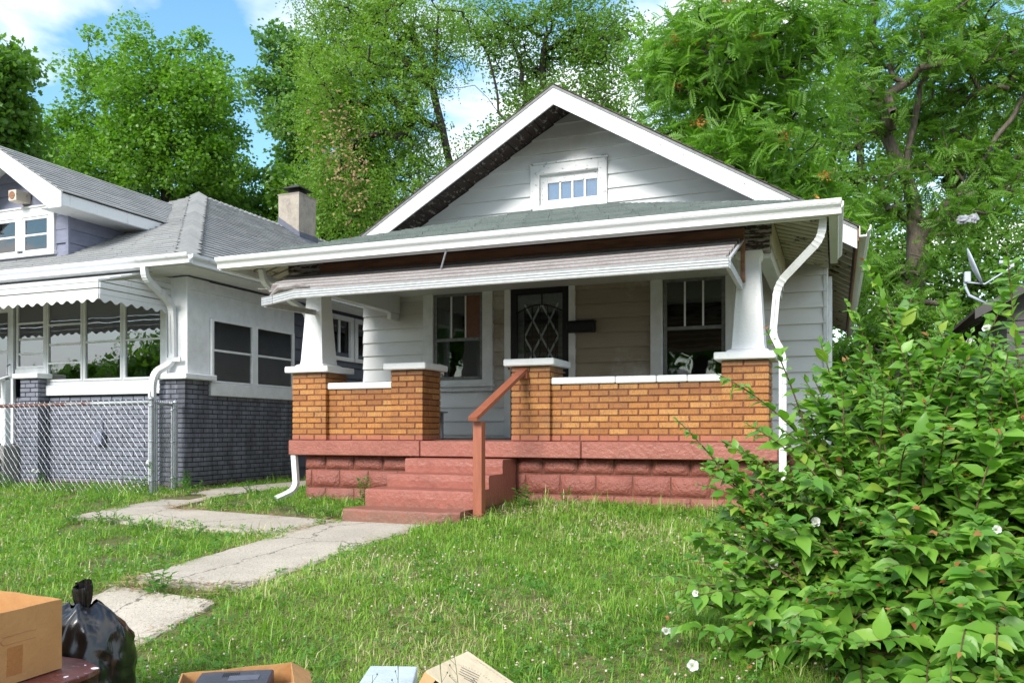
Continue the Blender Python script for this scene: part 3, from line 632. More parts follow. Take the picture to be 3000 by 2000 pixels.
# steps
STEP = [(6.65, -.16, .07, -4.32, -3.15), (7.0, .07, .235, -4.29, -3.13), (7.38, .235, .365, -4.26, -3.135), (7.72, .365, .508, -4.24, -3.13)]
for i, (y0, z0, z1, a, b) in enumerate(STEP):
    m = MB(); n = 14; vs = []; rr = random.Random(i+5)
    # wobbly nosing: rows of points front-bottom, front-top-edge, top-front, top-back
    for k in range(n+1):
        x = a + (b-a)*k/n; w = rr.uniform(-.006, .006); h = rr.uniform(-.004, .003); cut = (.10 if (i == 0 and k == n) else .04 if (i == 0 and k == n-1) else 0)
        yy = y0 + w + cut
        vs += [(x, yy + .004, z0), (x, yy - .002, z0+(z1-z0)*.5), (x, yy, z1-.022+h), (x, yy+.016, z1-.003+h), (x, yy+.05, z1), (x, 8.1, z1), (x, 8.1, z0)]
    fs = []
    for k in range(n):
        for j in range(7): fs.append((7*k+j, 7*(k+1)+j, 7*(k+1)+(j+1) % 7, 7*k+(j+1) % 7))
    fs += [tuple(range(7)), tuple(range(7*n, 7*n+7))[::-1]]
    m.add(vs, fs); m.build('step', 'red_smooth', H)
# handrail
pr = P('rail_post', 'rail_red', H, -3.105, -3.017, 6.93, 7.02, -.12, .885, .004)
MB().tube([(-3.065, 6.84, .905), (-3.0, 7.98, 1.425)], 0, sq=(.019, .045)).build('handrail', 'rail_red', H)
P('rail_bracket', 'rail_red', H, -3.06, -2.95, 7.93, 7.995, 1.33, 1.40, .004)
# brick piers and parapet walls
PZ0, BH = .692, .0646
PIERS = [(-5.877, -5.42), (-4.574, -4.182), (-3.147, -2.723), (-1.01, -.58)]
mo = MB()
for a, b in PIERS: P('mortar_bed', 'mortar_red', H, a+.008, b-.008, 8.008, 8.432, PZ0, 1.462, 0)
P('mortar_bed', 'mortar_red', H, -5.425, -4.57, 8.068, 8.27, PZ0, 1.268, 0); P('mortar_bed', 'mortar_red', H, -2.728, -1.005, 8.068, 8.27, PZ0, 1.268, 0)
sb = MB(); faces = []
for a, b in PIERS: faces.append(('x', a, b, 8.0, -1, 12, PZ0))
faces += [('x', -5.42+.002, -4.574-.002, 8.06, -1, 9, PZ0), ('x', -2.723+.002, -1.01-.002, 8.06, -1, 9, PZ0)]
n = bricks(0, 'brick', H, PZ0, .2, BH, .0125, faces, 300, sb, seed=5)
sides = [('y', 8.052, 8.44, b, 1, 12, PZ0) for a, b in PIERS] + [('y', 8.052, 8.44, a, -1, 12, PZ0) for a, b in PIERS]
bricks(0, 'brick', H, PZ0, .2, BH, .0125, sides, max(0, 300-n), sb, seed=6)
bricks(0, 'brick', H, PZ0, .2, BH, .0125, [('x', a, b, 8.44, 1, 12, PZ0) for a, b in PIERS]+[('x', -5.42, -4.574, 8.28, 1, 9, PZ0), ('x', -2.723, -1.01, 8.28, 1, 9, PZ0)], 0, sb, seed=8)
sb.build('brick', 'brick', H, kind='stuff')
for a, b in PIERS: P('pier_cap', 'stucco_white', H, a-.065, b+.065, 7.935, 8.505, 1.466, 1.538, .010)
for a, b in ((-5.42, -4.578), (-2.72, -2.05), (-2.046, -1.64), (-1.634, -1.34), (-1.336, -1.012)):
    P('coping', 'stucco_white', H, a, b, 8.03, 8.31, 1.270+r.uniform(0, .004), 1.338 + r.uniform(-.004, .008), .010)
# tapered columns
for cx, s in ((-5.66, -1), (-.775, 1)):
    m = MB(); prof = [(1.538, .200), (1.56, .185), (1.575, .152), (1.62, .146), (2.0, .122), (2.38, .100), (2.42, .098), (2.44, .112), (2.47, .120), (2.50, .125)]
    vs = [];
    for z, h in prof:
        for dx, dy in ((-1, -1), (1, -1), (1, 1), (-1, 1)): vs.append((cx + dx*h, 8.215 + dy*h, z))
    fs = [(4*i+k, 4*i+(k+1) % 4, 4*i+4+(k+1) % 4, 4*i+4+k) for i in range(len(prof)-1) for k in range(4)] + [(3, 2, 1, 0), tuple(4*(len(prof)-1)+k for k in range(4))]
    m.add(vs, fs); m.build('column', 'stucco_white', H)
# beam, ceiling, soffits
P('beam', 'peel_beam', H, -5.93, -.58, 8.10, 8.30, 2.50, 2.715, .006); P('beam', 'white_old', H, -.72, -.582, 8.302, YW, 2.46, 2.715, .006); P('beam', 'white_old', H, -5.93, -5.79, 8.302, YW, 2.46, 2.715, .006)
P('porch_ceiling', 'white_old', H, -5.79, -.72, 8.302, YW, 2.70, 2.72, 0)
P('beam_bracket', 'white_old', H, -.66, -.60, 10.15, 10.38, 2.36, 2.455, .004); P('beam_bracket', 'white_old', H, -5.86, -5.80, 10.15, 10.38, 2.36, 2.455, .004)
EY = 7.52; EX0, EX1 = -6.42, -.06; HZ = 2.735
AP = [(-3.83, YW, 3.712), (-2.757, YW, 3.712)]
rf = MB(); e = [(EX0, EY, HZ), (EX1, EY, HZ), (EX1, YW-.02, HZ), (EX0, YW-.02, HZ)]
rf.add([e[0], e[1], AP[1], AP[0]] + [(x, y, z-.03) for x, y, z in (e[0], e[1], AP[1], AP[0])], [(0,1,2,3), (7,6,5,4), (0,4,5,1)])
rf.add([e[1], (EX1, YW, HZ), AP[1]] + [(x, y, z-.03) for x, y, z in (e[1], (EX1, YW, HZ), AP[1])], [(0,1,2), (5,4,3), (0,3,4,1)])
rf.add([e[0], (EX0, YW, HZ), AP[0]] + [(x, y, z-.03) for x, y, z in (e[0], (EX0, YW, HZ), AP[0])], [(2,1,0), (3,4,5), (0,1,4,3)])
rf.build('porch_roof', 'peel_brown', H)
SL = math.hypot(YW-EY, 3.712-HZ); sv = Vector((0, YW-EY, 3.712-HZ)).normalized()
def wf(s): t = s/SL; return EX0 + (AP[0][0]-EX0)*t - EX0, EX1 + (AP[1][0]-EX1)*t - EX0
shingles(H, 'shingle_green', (EX0, EY-.03, HZ+.0), (1, 0, 0), sv, SL+.02, wf, .128, .30, seed=4, thick=.017)
SL2 = math.hypot(EX1-AP[1][0], 3.712-HZ)
def wf2(s): t = s/SL2; return (YW-EY)*t, (YW-EY)
shingles(H, 'shingle_green', (EX1, EY, HZ), (0, 1, 0), (AP[1][0]-EX1, 0, 3.712-HZ), SL2, wf2, .128, .30, seed=5, thick=.014)
shingles(H, 'shingle_green', (EX0, EY, HZ), (0, 1, 0), (AP[0][0]-EX0, 0, 3.712-HZ), SL2, wf2, .128, .30, seed=6, thick=.014)
hip = MB()
for A0, B0 in (((EX1, EY), AP[1]), ((EX0, EY), AP[0])):      # hip cap shingles
    a = Vector((A0[0], A0[1], HZ)); b = Vector(B0); n = 26; t = (b-a).normalized(); sd_ = t.cross(Vector((0, 0, 1))).normalized()
    for k in range(n):
        p = a + (b-a)*k/n; q = a + (b-a)*(k+1.1)/n; w = .10
        hip.add([p+sd_*w-Vector((0,0,.012)), p+Vector((0,0,.034)), p-sd_*w-Vector((0,0,.012)), q+sd_*w-Vector((0,0,.016)), q+Vector((0,0,.022)), q-sd_*w-Vector((0,0,.016))], [(0,1,4,3), (1,2,5,4), (2,1,0)])
hip.build('hip_cap', 'shingle_green', H, kind='stuff')
# eave boards seen from below: front, left and right
for k in range(9):
    P('soffit_board', 'peel_beam' if k % 2 else 'rafter', H, EX0+.1+.7*k, EX0+.1+.7*k+.69, 7.56, 8.09, 2.655, 2.675, 0) if False else None
for k in range(16):
    y = 7.62 + .175*k
    m = MB(); z = lambda x: 2.700 + (EX1-x)*.30 if x > -3 else 2.700 + (x-EX0)*.30
    if y < YW-.2:
        xs = (EX1-.02, max(-.56, EX1-.04-(y-EY)*.9)); m.add([(xs[0], y, z(xs[0])-.035), (xs[1], y, z(xs[1])-.035), (xs[1], y+.125, z(xs[1])-.035), (xs[0], y+.125, z(xs[0])-.035), (xs[0], y, z(xs[0])-.018), (xs[1], y, z(xs[1])-.018), (xs[1], y+.125, z(xs[1])-.018), (xs[0], y+.125, z(xs[0])-.018)], [(0,1,2,3), (7,6,5,4), (0,4,5,1), (1,5,6,2), (2,6,7,3), (3,7,4,0)])
        m.build('soffit_board', 'rafter', H)
        m = MB(); xs = (EX0+.02, min(-5.94, EX0+.04+(y-EY)*.9)); m.add([(xs[0], y, z(xs[0])-.035), (xs[1], y, z(xs[1])-.035), (xs[1], y+.125, z(xs[1])-.035), (xs[0], y+.125, z(xs[0])-.035), (xs[0], y, z(xs[0])-.018), (xs[1], y, z(xs[1])-.018), (xs[1], y+.125, z(xs[1])-.018), (xs[0], y+.125, z(xs[0])-.018)], [(3,2,1,0), (4,5,6,7), (1,5,4,0), (2,6,5,1), (3,7,6,2), (0,4,7,3)])
        m.build('soffit_board', 'rafter', H)
P('frieze_board', 'peel_beam', H, -5.95, -.56, 8.02, 8.098, 2.63, 2.83, .004); P('frieze_board', 'rafter', H, -.58, -.56, 8.10, YW, 2.55, 2.80, 0)
P('fascia', 'gutter', H, EX0+.02, EX1-.02, EY-.022, EY-.002, 2.60, 2.73, .003)
gutter(H, (EX0-.04, EY-.024, 2.612), (EX1+.10, EY-.024, 2.612), (0, -1, 0)); gutter(H, (EX1+.0, EY-.03, 2.612), (EX1+.0, 9.62, 2.612), (1, 0, 0)); gutter(H, (EX0-.0, EY-.03, 2.612), (EX0-.0, 9.62, 2.612), (-1, 0, 0))
downspout(H, [(-.10, 7.58, 2.66), (-.12, 7.62, 2.46), (-.50, 7.90, 2.13), (-.545, 7.95, 1.66), (-.455, 7.90, 1.50), (-.455, 7.93, .18)])
downspout(H, [(-6.16, 7.80, 2.66), (-6.16, 7.86, 2.50), (-6.02, 8.50, 2.25), (-5.96, 8.56, .70)]); downspout(H, [(-5.85, 8.00, .52), (-5.83, 8.02, .12), (-5.95, 7.80, .02)])
# main gable roof
RZ, RX, SLP = 5.07, -3.25, .595; y0, y1 = 9.70, 19.8; hx = 3.46; zE = RZ - SLP*hx; nv = math.hypot(1, SLP)
for s in (-1, 1):
    xe = RX + s*hx; m = MB(); m.add([(RX, y0, RZ), (xe, y0, zE), (xe, y1, zE), (RX, y1, RZ), (RX, y0, RZ-.035), (xe, y0, zE-.035), (xe, y1, zE-.035), (RX, y1, RZ-.035)], [(0,1,2,3)[::-s], (7,6,5,4)[::-s], (0,4,5,1), (1,5,6,2), (2,6,7,3)])
    m.build('roof', 'shingle_dark', H)
    L = hx*nv; shingles(H, 'shingle_dark', (xe + s*.03, y0-.03, zE-.018), (0, 1, 0), (-s*hx, 0, RZ-zE), L+.03, lambda q: (0, y1-y0+.03), .14, .45, seed=9+s, thick=.012)
    # rake board with mitre at the peak
    zb = .226; m = MB()
    m.add([(RX, y0-.026, RZ-.02), (xe, y0-.026, zE-.02), (xe, y0-.026, zE-.02-zb), (RX, y0-.026, RZ-.02-zb), (RX, y0-.001, RZ-.02), (xe, y0-.001, zE-.02), (xe, y0-.001, zE-.02-zb), (RX, y0-.001, RZ-.02-zb)], [(0,1,2,3)[::s], (7,6,5,4)[::s], (0,4,5,1)[::s], (3,2,6,7)[::s], (1,5,6,2)[::s]])
    rb = m.build('rake_board', 'white', H)
    m = MB(); m.add([(RX, y0-.034, RZ-.012), (xe, y0-.034, zE-.012), (xe, y0-.034, zE-.045), (RX, y0-.034, RZ-.045), (RX, y0-.0265, RZ-.012), (xe, y0-.0265, zE-.012), (xe, y0-.0265, zE-.045), (RX, y0-.0265, RZ-.045)], [(0,1,2,3)[::s], (0,4,5,1)[::s], (3,2,6,7)[::s]])
    m.build('drip_edge', 'frame_dark', rb)
    # soffit planks of the overhang
    n = 27
    for k in range(n):
        a, b = (k+.03)/n, (k+.95)/n
        xa, xb = RX + s*hx*a, RX + s*hx*b; za, zb_ = RZ-.036-SLP*hx*a, RZ-.036-SLP*hx*b; m = MB()
        m.add([(xa, y0, za-.016), (xb, y0, zb_-.016), (xb, YW+.02, zb_-.016), (xa, YW+.02, za-.016), (xa, y0, za), (xb, y0, zb_), (xb, YW+.02, zb_), (xa, YW+.02, za)], [(0,1,2,3)[::s], (7,6,5,4)[::s], (0,4,5,1)[::s], (1,5,6,2)[::s], (2,6,7,3)[::s], (3,7,4,0)[::s]])
        m.build('soffit_board', 'peel_brown', H)
    # rafter tails along the side eaves
    for k in range(22):
        y = 10.0 + .42*k; xi = RX + s*(hx-.42); m = MB(); zi_ = RZ - SLP*(hx-.42)
        m.prism([(0, 0), (.045, 0), (.045, 1), (0, 1)], (0, 0, 0), (0, 0, 0), (0, 1, 0), (0, 0, 1)) if False else None
        m.add([(xi, y, zi_-.16), (xe-s*.03, y, zE-.13), (xe-s*.03, y, zE-.037), (xi, y, zi_-.037), (xi, y+.045, zi_-.16), (xe-s*.03, y+.045, zE-.13), (xe-s*.03, y+.045, zE-.037), (xi, y+.045, zi_-.037)], [(0,1,2,3)[::s], (7,6,5,4)[::s], (0,4,5,1)[::s], (1,5,6,2)[::s]])
        m.build('rafter_tail', 'rafter', H)
    P('fascia', 'rust_brown', H, min(xe, xe+s*.02), max(xe, xe+s*.02), y0-.0, y1, zE-.16, zE-.02, .002)
    gutter(H, (xe+s*.021, y0-.05, zE-.125), (xe+s*.021, y1, zE-.125), (s, 0, 0))
# nail rust spots on the right rake board
ns = MB()
for t in (.385, .46, .66): x = RX + hx*t; z = RZ - SLP*hx*t - .12; ns.tube([(x, y0-.030, z), (x, y0-.0262, z)], .008, 8)
ns.build('nail_rust', 'rust_brown', H, kind='stuff')
# ------------------------------------------------------------------ the torn awning over the porch
aw = MB(); n = 60; cols = 40; vs = []; fs = []; rr = random.Random(11)
ya, yb, za, zb = 6.93, 8.07, 2.205, 2.615
for i in range(n+1):
    t = i/n; y = ya + (yb-ya)*t; z = za + (zb-za)*t + .024*math.sin(t*2*math.pi*6); xl = -5.56 - .38*t + .05*((i//8*5) % 3)
    for j in range(cols+1):
        u = j/cols; x = xl + (-.84-xl)*u; dz = -.02*math.sin(u*math.pi)*(1-t)
        if u < .10 and t < .35: dz += .05*(1-u/.10)*math.sin(t*20)*.7
        vs.append((x, y, z + dz))
for i in range(n):
    for j in range(cols):
        if (j < 4 and i < 9 and not (j < 1)) or (j < 2 and i < 5): continue       # the tear near the left end
        a = i*(cols+1)+j; fs.append((a, a+1, a+cols+2, a+cols+1))
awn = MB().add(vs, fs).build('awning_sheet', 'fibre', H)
sol = awn.modifiers.new('thick', 'SOLIDIFY'); sol.thickness = .004
m = MB().tube([(-5.45, 7.05, 2.19), (-5.3, 7.0, 2.26), (-5.05, 6.96, 2.255), (-4.9, 6.95, 2.24)], [.012, .03, .026, .01], 7); m.build('torn_edge', 'fibre', H)
K = [(0, 0), (.030, 0), (.036, .012), (.030, .022), (.038, .034), (.030, .046), (.038, .058), (.030, .068), (.038, .086), (0, .086)]
m = MB(); m.prism(K, (-5.05, 6.93, 2.122), (-.815, 6.93, 2.127), (0, -1, 0), (0, 0, 1)); m.prism(K, (-5.32, 6.95, 2.085), (-5.0515, 6.931, 2.122), (0, -1, 0), (0, 0, 1)); m.prism(K, (-5.62, 7.16, 2.11), (-5.3215, 6.952, 2.085), (-.25, -.9, 0), (0, 0, 1)); m.build('awning_front_rail', 'alu', H)
m = MB(); m.tube([(-.825, 6.95, 2.165), (-.84, 8.06, 2.165)], 0, sq=(.036, .018)); m.build('awning_side_rail', 'alu', H)
m = MB(); m.tube([(-5.55, 7.1, 2.12), (-5.62, 8.08, 2.165)], 0, sq=(.03, .018)); m.build('awning_side_rail', 'alu', H)
MB().tube([(-.815, 6.96, 2.21), (-.815, 8.05, 2.60)], 0, sq=(.010, .012)).build('awning_side_trim', 'alu', H)
P('awning_top_frame', 'rust_brown', H, -5.50, -.80, 7.99, 8.018, 2.60, 2.70, .004); P('awning_top_frame', 'rust_brown', H, -.835, -.80, 7.99, 8.09, 2.20, 2.598, .004)
P('awning_top_frame', 'black', H, -5.45, -.79, 7.975, 8.015, 2.702, 2.716, .003)
MB().tube([(-3.63, 7.46, 2.61), (-3.72, 7.52, 2.44)], .010, 8).build('awning_stay', 'galv', H)
# grey metal glider on the porch, its back seen beside the left pier
g = thing('porch_glider', 'grey sheet metal bench back with rounded corner standing behind the left brick pier', 'bench', (-5.2, 9.35, .70))
m = MB(); X0, X1, z0, z1, yy = -5.78, -4.72, 1.05, 1.435, 9.3; arc = [(X1-.09+.09*math.sin(t), z1-.09+.09*math.cos(t)) for t in np.linspace(0, math.pi/2, 6)]; arc2 = [(X0+.09-.09*math.cos(t), z1-.09+.09*math.sin(t)) for t in np.linspace(0, math.pi/2, 6)]
m.ext([(x, yy, z) for x, z in [(X0, z0)] + arc2 + arc + [(X1, z0)]], (0, .012, 0)); m.build('backrest', 'metal_grey', g)
m = MB();
for x in (-5.15, -4.93): m.tube([(x, yy-.002, 1.38), (x, yy+.002, 1.38)], .009, 8)
m.build('bolt_hole', 'black', g)
bx('seat', 'metal_grey', g, X0, X1, 9.33, 9.75, 1.03, 1.05, .004)
for x in (X0+.05, X1-.09): bx('leg', 'metal_grey', g, x, x+.04, 9.34, 9.38, .70, 1.03, .003); bx('leg', 'metal_grey', g, x, x+.04, 9.68, 9.72, .70, 1.03, .003)
# ------------------------------------------------------------------ the grey bungalow on the left
G = thing('grey_bungalow', 'grey bungalow with painted brick porch base, enclosed windows and a front dormer', 'house', (-11.5, 12, 0))
def Q(*a, **k): return bx(*a, **k)
GX, GY = -8.25, 9.0
bricks(0, 'brick_grey', G, 0, .205, .0665, .0135, [('y', 9.28, 11.30, GX, 1, 20, -.03)], 300, None, seed=21)
gb_ = MB(); pz = -.03
n1 = 90
bricks(0, 'brick_grey', G, 0, .205, .0665, .0135, [('x', -8.66, -8.21, 8.80, -1, 23, pz), ('y', 8.852, 9.27, -8.21, 1, 23, pz)], 110, gb_, seed=22)
bricks(0, 'brick_grey', G, 0, .205, .0665, .0135, [('x', -10.97, -8.66, 9.0, -1, 20, -.03), ('x', -11.33, -10.97, 8.80, -1, 24, pz), ('y', 8.852, 9.0, -10.97, 1, 24, pz), ('x', -14.7, -11.33, 9.0, -1, 20, -.03)], 0, gb_, seed=23)
gb_.build('brick', 'brick_grey', G, kind='stuff')
Q('mortar_bed', 'mortar_grey', G, -14.7, -8.30, 9.006, 9.12, -.15, 1.31, 0); Q('mortar_bed', 'mortar_grey', G, -8.42, GX-.006, 9.122, 11.3, -.15, 1.31, 0)
Q('mortar_bed', 'mortar_grey', G, -8.652, -8.218, 8.808, 9.262, -.15, 1.495, 0); Q('mortar_bed', 'mortar_grey', G, -11.322, -10.978, 8.808, 9.0, -.15, 1.565, 0)
Q('pier_cap', 'stucco_white', G, -8.74, -8.13, 8.73, 9.34, 1.50, 1.578, .01); Q('pier_cap', 'stucco_white', G, -11.42, -10.90, 8.73, 9.04, 1.572, 1.645, .01)
Q('sill_board', 'white', G, -10.97, -8.72, 8.93, 9.02, 1.32, 1.475, .006); Q('sill_board', 'white', G, GX-.1, GX+.045, 9.31, 11.32, 1.295, 1.475, .008)
Q('sill_board', 'white', G, -11.0, -8.72, 8.955, 9.02, 1.478, 1.52, .004)
# corner post and upper panels
Q('corner_post', 'white', G, -8.60, -8.262, 8.90, 9.34, 1.578, 2.91, .006); Q('corner_trim', 'white', G, -8.64, -8.602, 8.885, 8.94, 1.58, 2.8, .003)
Q('upper_panel', 'white', G, GX-.06, GX-.01, 9.342, 11.3, 2.395, 2.74, .004); Q('upper_panel', 'white', G, GX-.08, GX-.02, 9.342, 11.3, 2.755, 2.90, .004); Q('moulding', 'white', G, GX-.02, GX+.02, 8.92, 11.3, 2.74, 2.755, 0)
Q('frieze_board', 'grey_dark', G, GX-.30, GX-.004, 8.93, 19, 2.912, 2.928, 0); Q('upper_panel', 'white', G, -14.7, -8.66, 8.94, 9.0, 2.72, 2.93, 0)
def gwin(x0, x1, z0, z1, rails, screen=False):
    y = 8.955; f = MB(); t = .035
    f.box(x0, x0+t, y, y+.06, z0, z1, .003).box(x1-t, x1, y, y+.06, z0, z1, .003).box(x0+t, x1-t, y, y+.06, z1-t, z1, .003).box(x0+t, x1-t, y, y+.06, z0, z0+t, .003)
    w = f.build('window', 'white', G); zs = [z0+t] + sorted(rails) + [z1-t]
    for z in rails: bx('rail', 'white', w, x0+t, x1-t, y+.004, y+.05, z-.014, z+.014, .003)
    for a, b in zip(zs[:-1], zs[1:]): bx('pane', 'glass_porch', w, x0+t, x1-t, y+.024, y+.028, a+(.014 if a != z0+t else 0), b-(.014 if b != z1-t else 0), 0)
gwin(-9.475, -8.76, 1.525, 2.74, [2.09]); gwin(-10.24, -9.50, 1.525, 2.74, [2.09]); gwin(-10.985, -10.265, 1.525, 2.74, [1.80, 2.08, 2.37]); gwin(-11.62, -11.02, 1.74, 2.74, [1.96, 2.18, 2.42])
Q('window_post', 'white', G, -9.5, -9.475, 8.965, 9.02, 1.52, 2.74, 0); Q('window_post', 'white', G, -10.265, -10.24, 8.965, 9.02, 1.52, 2.74, 0); Q('window_post', 'white', G, -11.02, -10.985, 8.95, 9.02, 1.65, 2.74, 0); Q('window_post', 'white', G, -8.76, -8.64, 8.95, 9.02, 1.52, 2.74, 0)
Q('window_base', 'white', G, -11.65, -11.0, 8.96, 9.02, 1.65, 1.738, .003)
gd = Q('front_door', 'door_white', G, -12.6, -11.68, 8.95, 9.0, .60, 2.74, .004); Q('pane', 'glass_porch', gd, -12.48, -11.79, 8.944, 8.948, 2.03, 2.60, 0); Q('pane', 'glass_porch', gd, -12.48, -11.79, 8.944, 8.948, 1.30, 1.98, 0)
MB().tube([(-11.73, 8.94, 1.62), (-11.73, 8.89, 1.65), (-11.73, 8.89, 1.78), (-11.73, 8.94, 1.81)], .012, 6).build('door_handle', 'galv', gd)
# side windows of the porch
def swin(y0, y1, z0, z1, zm):
    x = GX-.045; t = .045; f = MB()
    f.box(x, x+.07, y0, y0+t, z0, z1, .003).box(x, x+.07, y1-t, y1, z0, z1, .003).box(x, x+.07, y0+t, y1-t, z1-t*.7, z1, .003).box(x, x+.07, y0+t, y1-t, z0, z0+t*.7, .003).box(x+.01, x+.06, y0+t, y1-t, zm-.015, zm+.015, .003)
    w = f.build('window', 'white', G); bx('pane', 'glass_side', w, x+.030, x+.034, y0+t, y1-t, z0+t*.7, zm-.015, 0); bx('pane', 'glass_side', w, x+.038, x+.042, y0+t, y1-t, zm+.015, z1-t*.7, 0)
swin(9.345, 10.26, 1.48, 2.39, 1.945); swin(10.30, 11.26, 1.48, 2.39, 1.945); Q('window_post', 'white', G, GX-.05, GX+.02, 10.262, 10.298, 1.48, 2.39, 0)
# porch interior
Q('porch_floor', 'dark', G, -14.6, -8.45, 9.15, 11.35, .55, .62, 0); Q('porch_ceiling', 'dark', G, -14.6, -8.35, 9.05, 11.35, 2.74, 2.78, 0); Q('inner_wall', 'grey_dark', G, -14.7, GX-.1, 11.36, 11.46, 0, 2.9, 0)
m = MB(); vs = []; fs = []; nn_ = 60
for k in range(nn_+1):
    y = 9.4 + 1.85*k/nn_; x = -8.47 + .02*math.sin(k*1.3) + .012*math.sin(k*.7)
    vs += [(x, y, 1.4), (x, y, 2.42)]
for k in range(nn_): fs.append((2*k, 2*k+2, 2*k+3, 2*k+1))
m.add(vs, fs); m.build('curtain', 'curtain', G)
# rear part of the east wall
holes = [(12.35, 12.95, 2.2, 2.78), (13.2, 13.8, 2.2, 2.78)]; m = MB(); wall_holes(m, 11.3, 19, 0, 2.9, holes, GX-.12, GX-.03, 'y'); m.build('wall', 'grey_dark', G)
for k in range(15):
    z0, z1 = .0+.195*k, .0+.195*(k+1)
    if z1 <= 2.18: lap(G, 'grey_dark', 'y', 11.3, 19, z0, z1+.003, GX-.03, 1)
    elif z0 < 2.8: lap(G, 'grey_dark', 'y', 11.3, 12.24, z0, z1, GX-.03, 1); lap(G, 'grey_dark', 'y', 13.92, 19, z0, z1, GX-.03, 1)
for a in (12.35, 13.2):
    m = MB(); m.box(GX-.04, GX+.02, a-.10, a, 2.12, 2.86, .003).box(GX-.04, GX+.02, a+.6, a+.70, 2.12, 2.86, .003).box(GX-.04, GX+.018, a, a+.6, 2.78, 2.86, .003).box(GX-.04, GX+.03, a-.1, a+.7, 2.05, 2.12, .004).box(GX-.06, GX-.02, a+.28, a+.32, 2.2, 2.78, .003)
    w = m.build('window', 'white_old', G); bx('pane', 'glass', w, GX-.05, GX-.046, a, a+.6, 2.2, 2.78, 0)
Q('back_wall', 'grey_dark', G, -14.7, GX-.02, 19, 19.1, 0, 2.95, 0); Q('wall', 'grey_dark', G, -14.75, -14.65, 9.1, 19, 0, 2.95, 0)
# stoop with rail
Q('stoop', 'concrete_grey', G, -12.8, -11.36, 8.55, 8.99, -.1, .58, .012); Q('stoop', 'concrete_grey', G, -12.8, -11.40, 8.20, 8.548, -.1, .39, .012); Q('stoop', 'concrete_grey', G, -12.8, -11.44, 7.86, 8.198, -.1, .20, .012)
Q('rail_post', 'white', G, -11.50, -11.41, 8.62, 8.71, .582, 1.58, .004); MB().tube([(-11.455, 8.72, 1.60), (-11.455, 7.4, 1.10)], 0, sq=(.02, .045)).build('stair_rail', 'white', G)
Q('meter_box', 'grey_siding', G, -10.0, -9.83, 8.90, 8.985, .60, .78, .006); MB().tube([(-9.9, 8.97, .78), (-9.9, 8.97, .98)], .012, 6).build('conduit', 'grey_siding', G)
# eaves
EXg, EYg, EZ = -7.75, 8.35, 3.06; RXg, RYg, RZg = -11.5, 12.7, 5.36; WXg = -15.25
Q('soffit', 'white_old', G, GX-.02, EXg, EYg+.02, 19.3, 2.93, 2.945, 0); Q('soffit', 'white_old', G, -15.2, GX-.022, EYg+.02, 9.0, 2.93, 2.945, 0)
Q('fascia', 'gutter_old', G, WXg, EXg, EYg, EYg+.02, 2.92, 3.055, .003); Q('fascia', 'gutter_old', G, EXg-.02, EXg, EYg+.022, 19.3, 2.92, 3.055, .003)
gutter(G, (WXg, EYg-.002, 2.935), (EXg+.10, EYg-.002, 2.935), (0, -1, 0), 'gutter_old', h=.125); gutter(G, (EXg+.002, EYg-.03, 2.93), (EXg+.002, 19.3, 2.93), (1, 0, 0), 'gutter_old', h=.125)
rv = [(EXg, EYg, EZ), (EXg, 19.4, EZ), (WXg, 19.4, EZ), (WXg, EYg, EZ), (RXg, RYg, RZg), (RXg, 19.4, RZg)]
MB().add(rv, [(3, 0, 4), (0, 1, 5, 4), (2, 3, 4, 5), (1, 2, 5), (0, 3, 2, 1)]).build('roof', 'shingle_grey', G)
Lf = math.hypot(RYg-EYg, RZg-EZ); Le = math.hypot(EXg-RXg, RZg-EZ)
shingles(G, 'shingle_grey', (WXg, EYg-.03, EZ-.01), (1, 0, 0), (0, RYg-EYg, RZg-EZ), Lf, lambda s: (3.75*s/Lf, 7.5-3.75*s/Lf), .128, .31, seed=31, thick=.014)
shingles(G, 'shingle_grey', (EXg+.03, EYg, EZ-.01), (0, 1, 0), (RXg-EXg, 0, RZg-EZ), Le, lambda s: ((RYg-EYg)*s/Le, 11.0), .128, .31, seed=32, thick=.014)
hc_ = MB(); a = Vector((EXg, EYg, EZ)); b = Vector((RXg, RYg, RZg)); t = (b-a).normalized(); sdv = t.cross(Vector((0, 0, 1))).normalized(); r = random.Random(8); n = 42
for k in range(n):
    p = a + (b-a)*k/n; q = a + (b-a)*(k+1.15)/n; w = .17; j = Vector((0, 0, .016)) + Vector((0, 0, r.uniform(0, .012)))
    hc_.add([p+sdv*w-Vector((0,0,.03))+j, p+Vector((0,0,.062))+j, p-sdv*w-Vector((0,0,.03))+j, q+sdv*w-Vector((0,0,.042)), q+Vector((0,0,.032)), q-sdv*w-Vector((0,0,.042))], [(0,1,4,3), (1,2,5,4), (2,1,0)])
for k in range(44):
    y = RYg + .15*k; hc_.add([(RXg+.15, y, RZg-.06), (RXg, y, RZg+.035), (RXg-.15, y, RZg-.06), (RXg+.15, y+.17, RZg-.075), (RXg, y+.17, RZg+.02), (RXg-.15, y+.17, RZg-.075)], [(0,1,4,3), (1,2,5,4), (2,1,0)])
hc_.build('hip_cap', 'shingle_grey', G, kind='stuff')
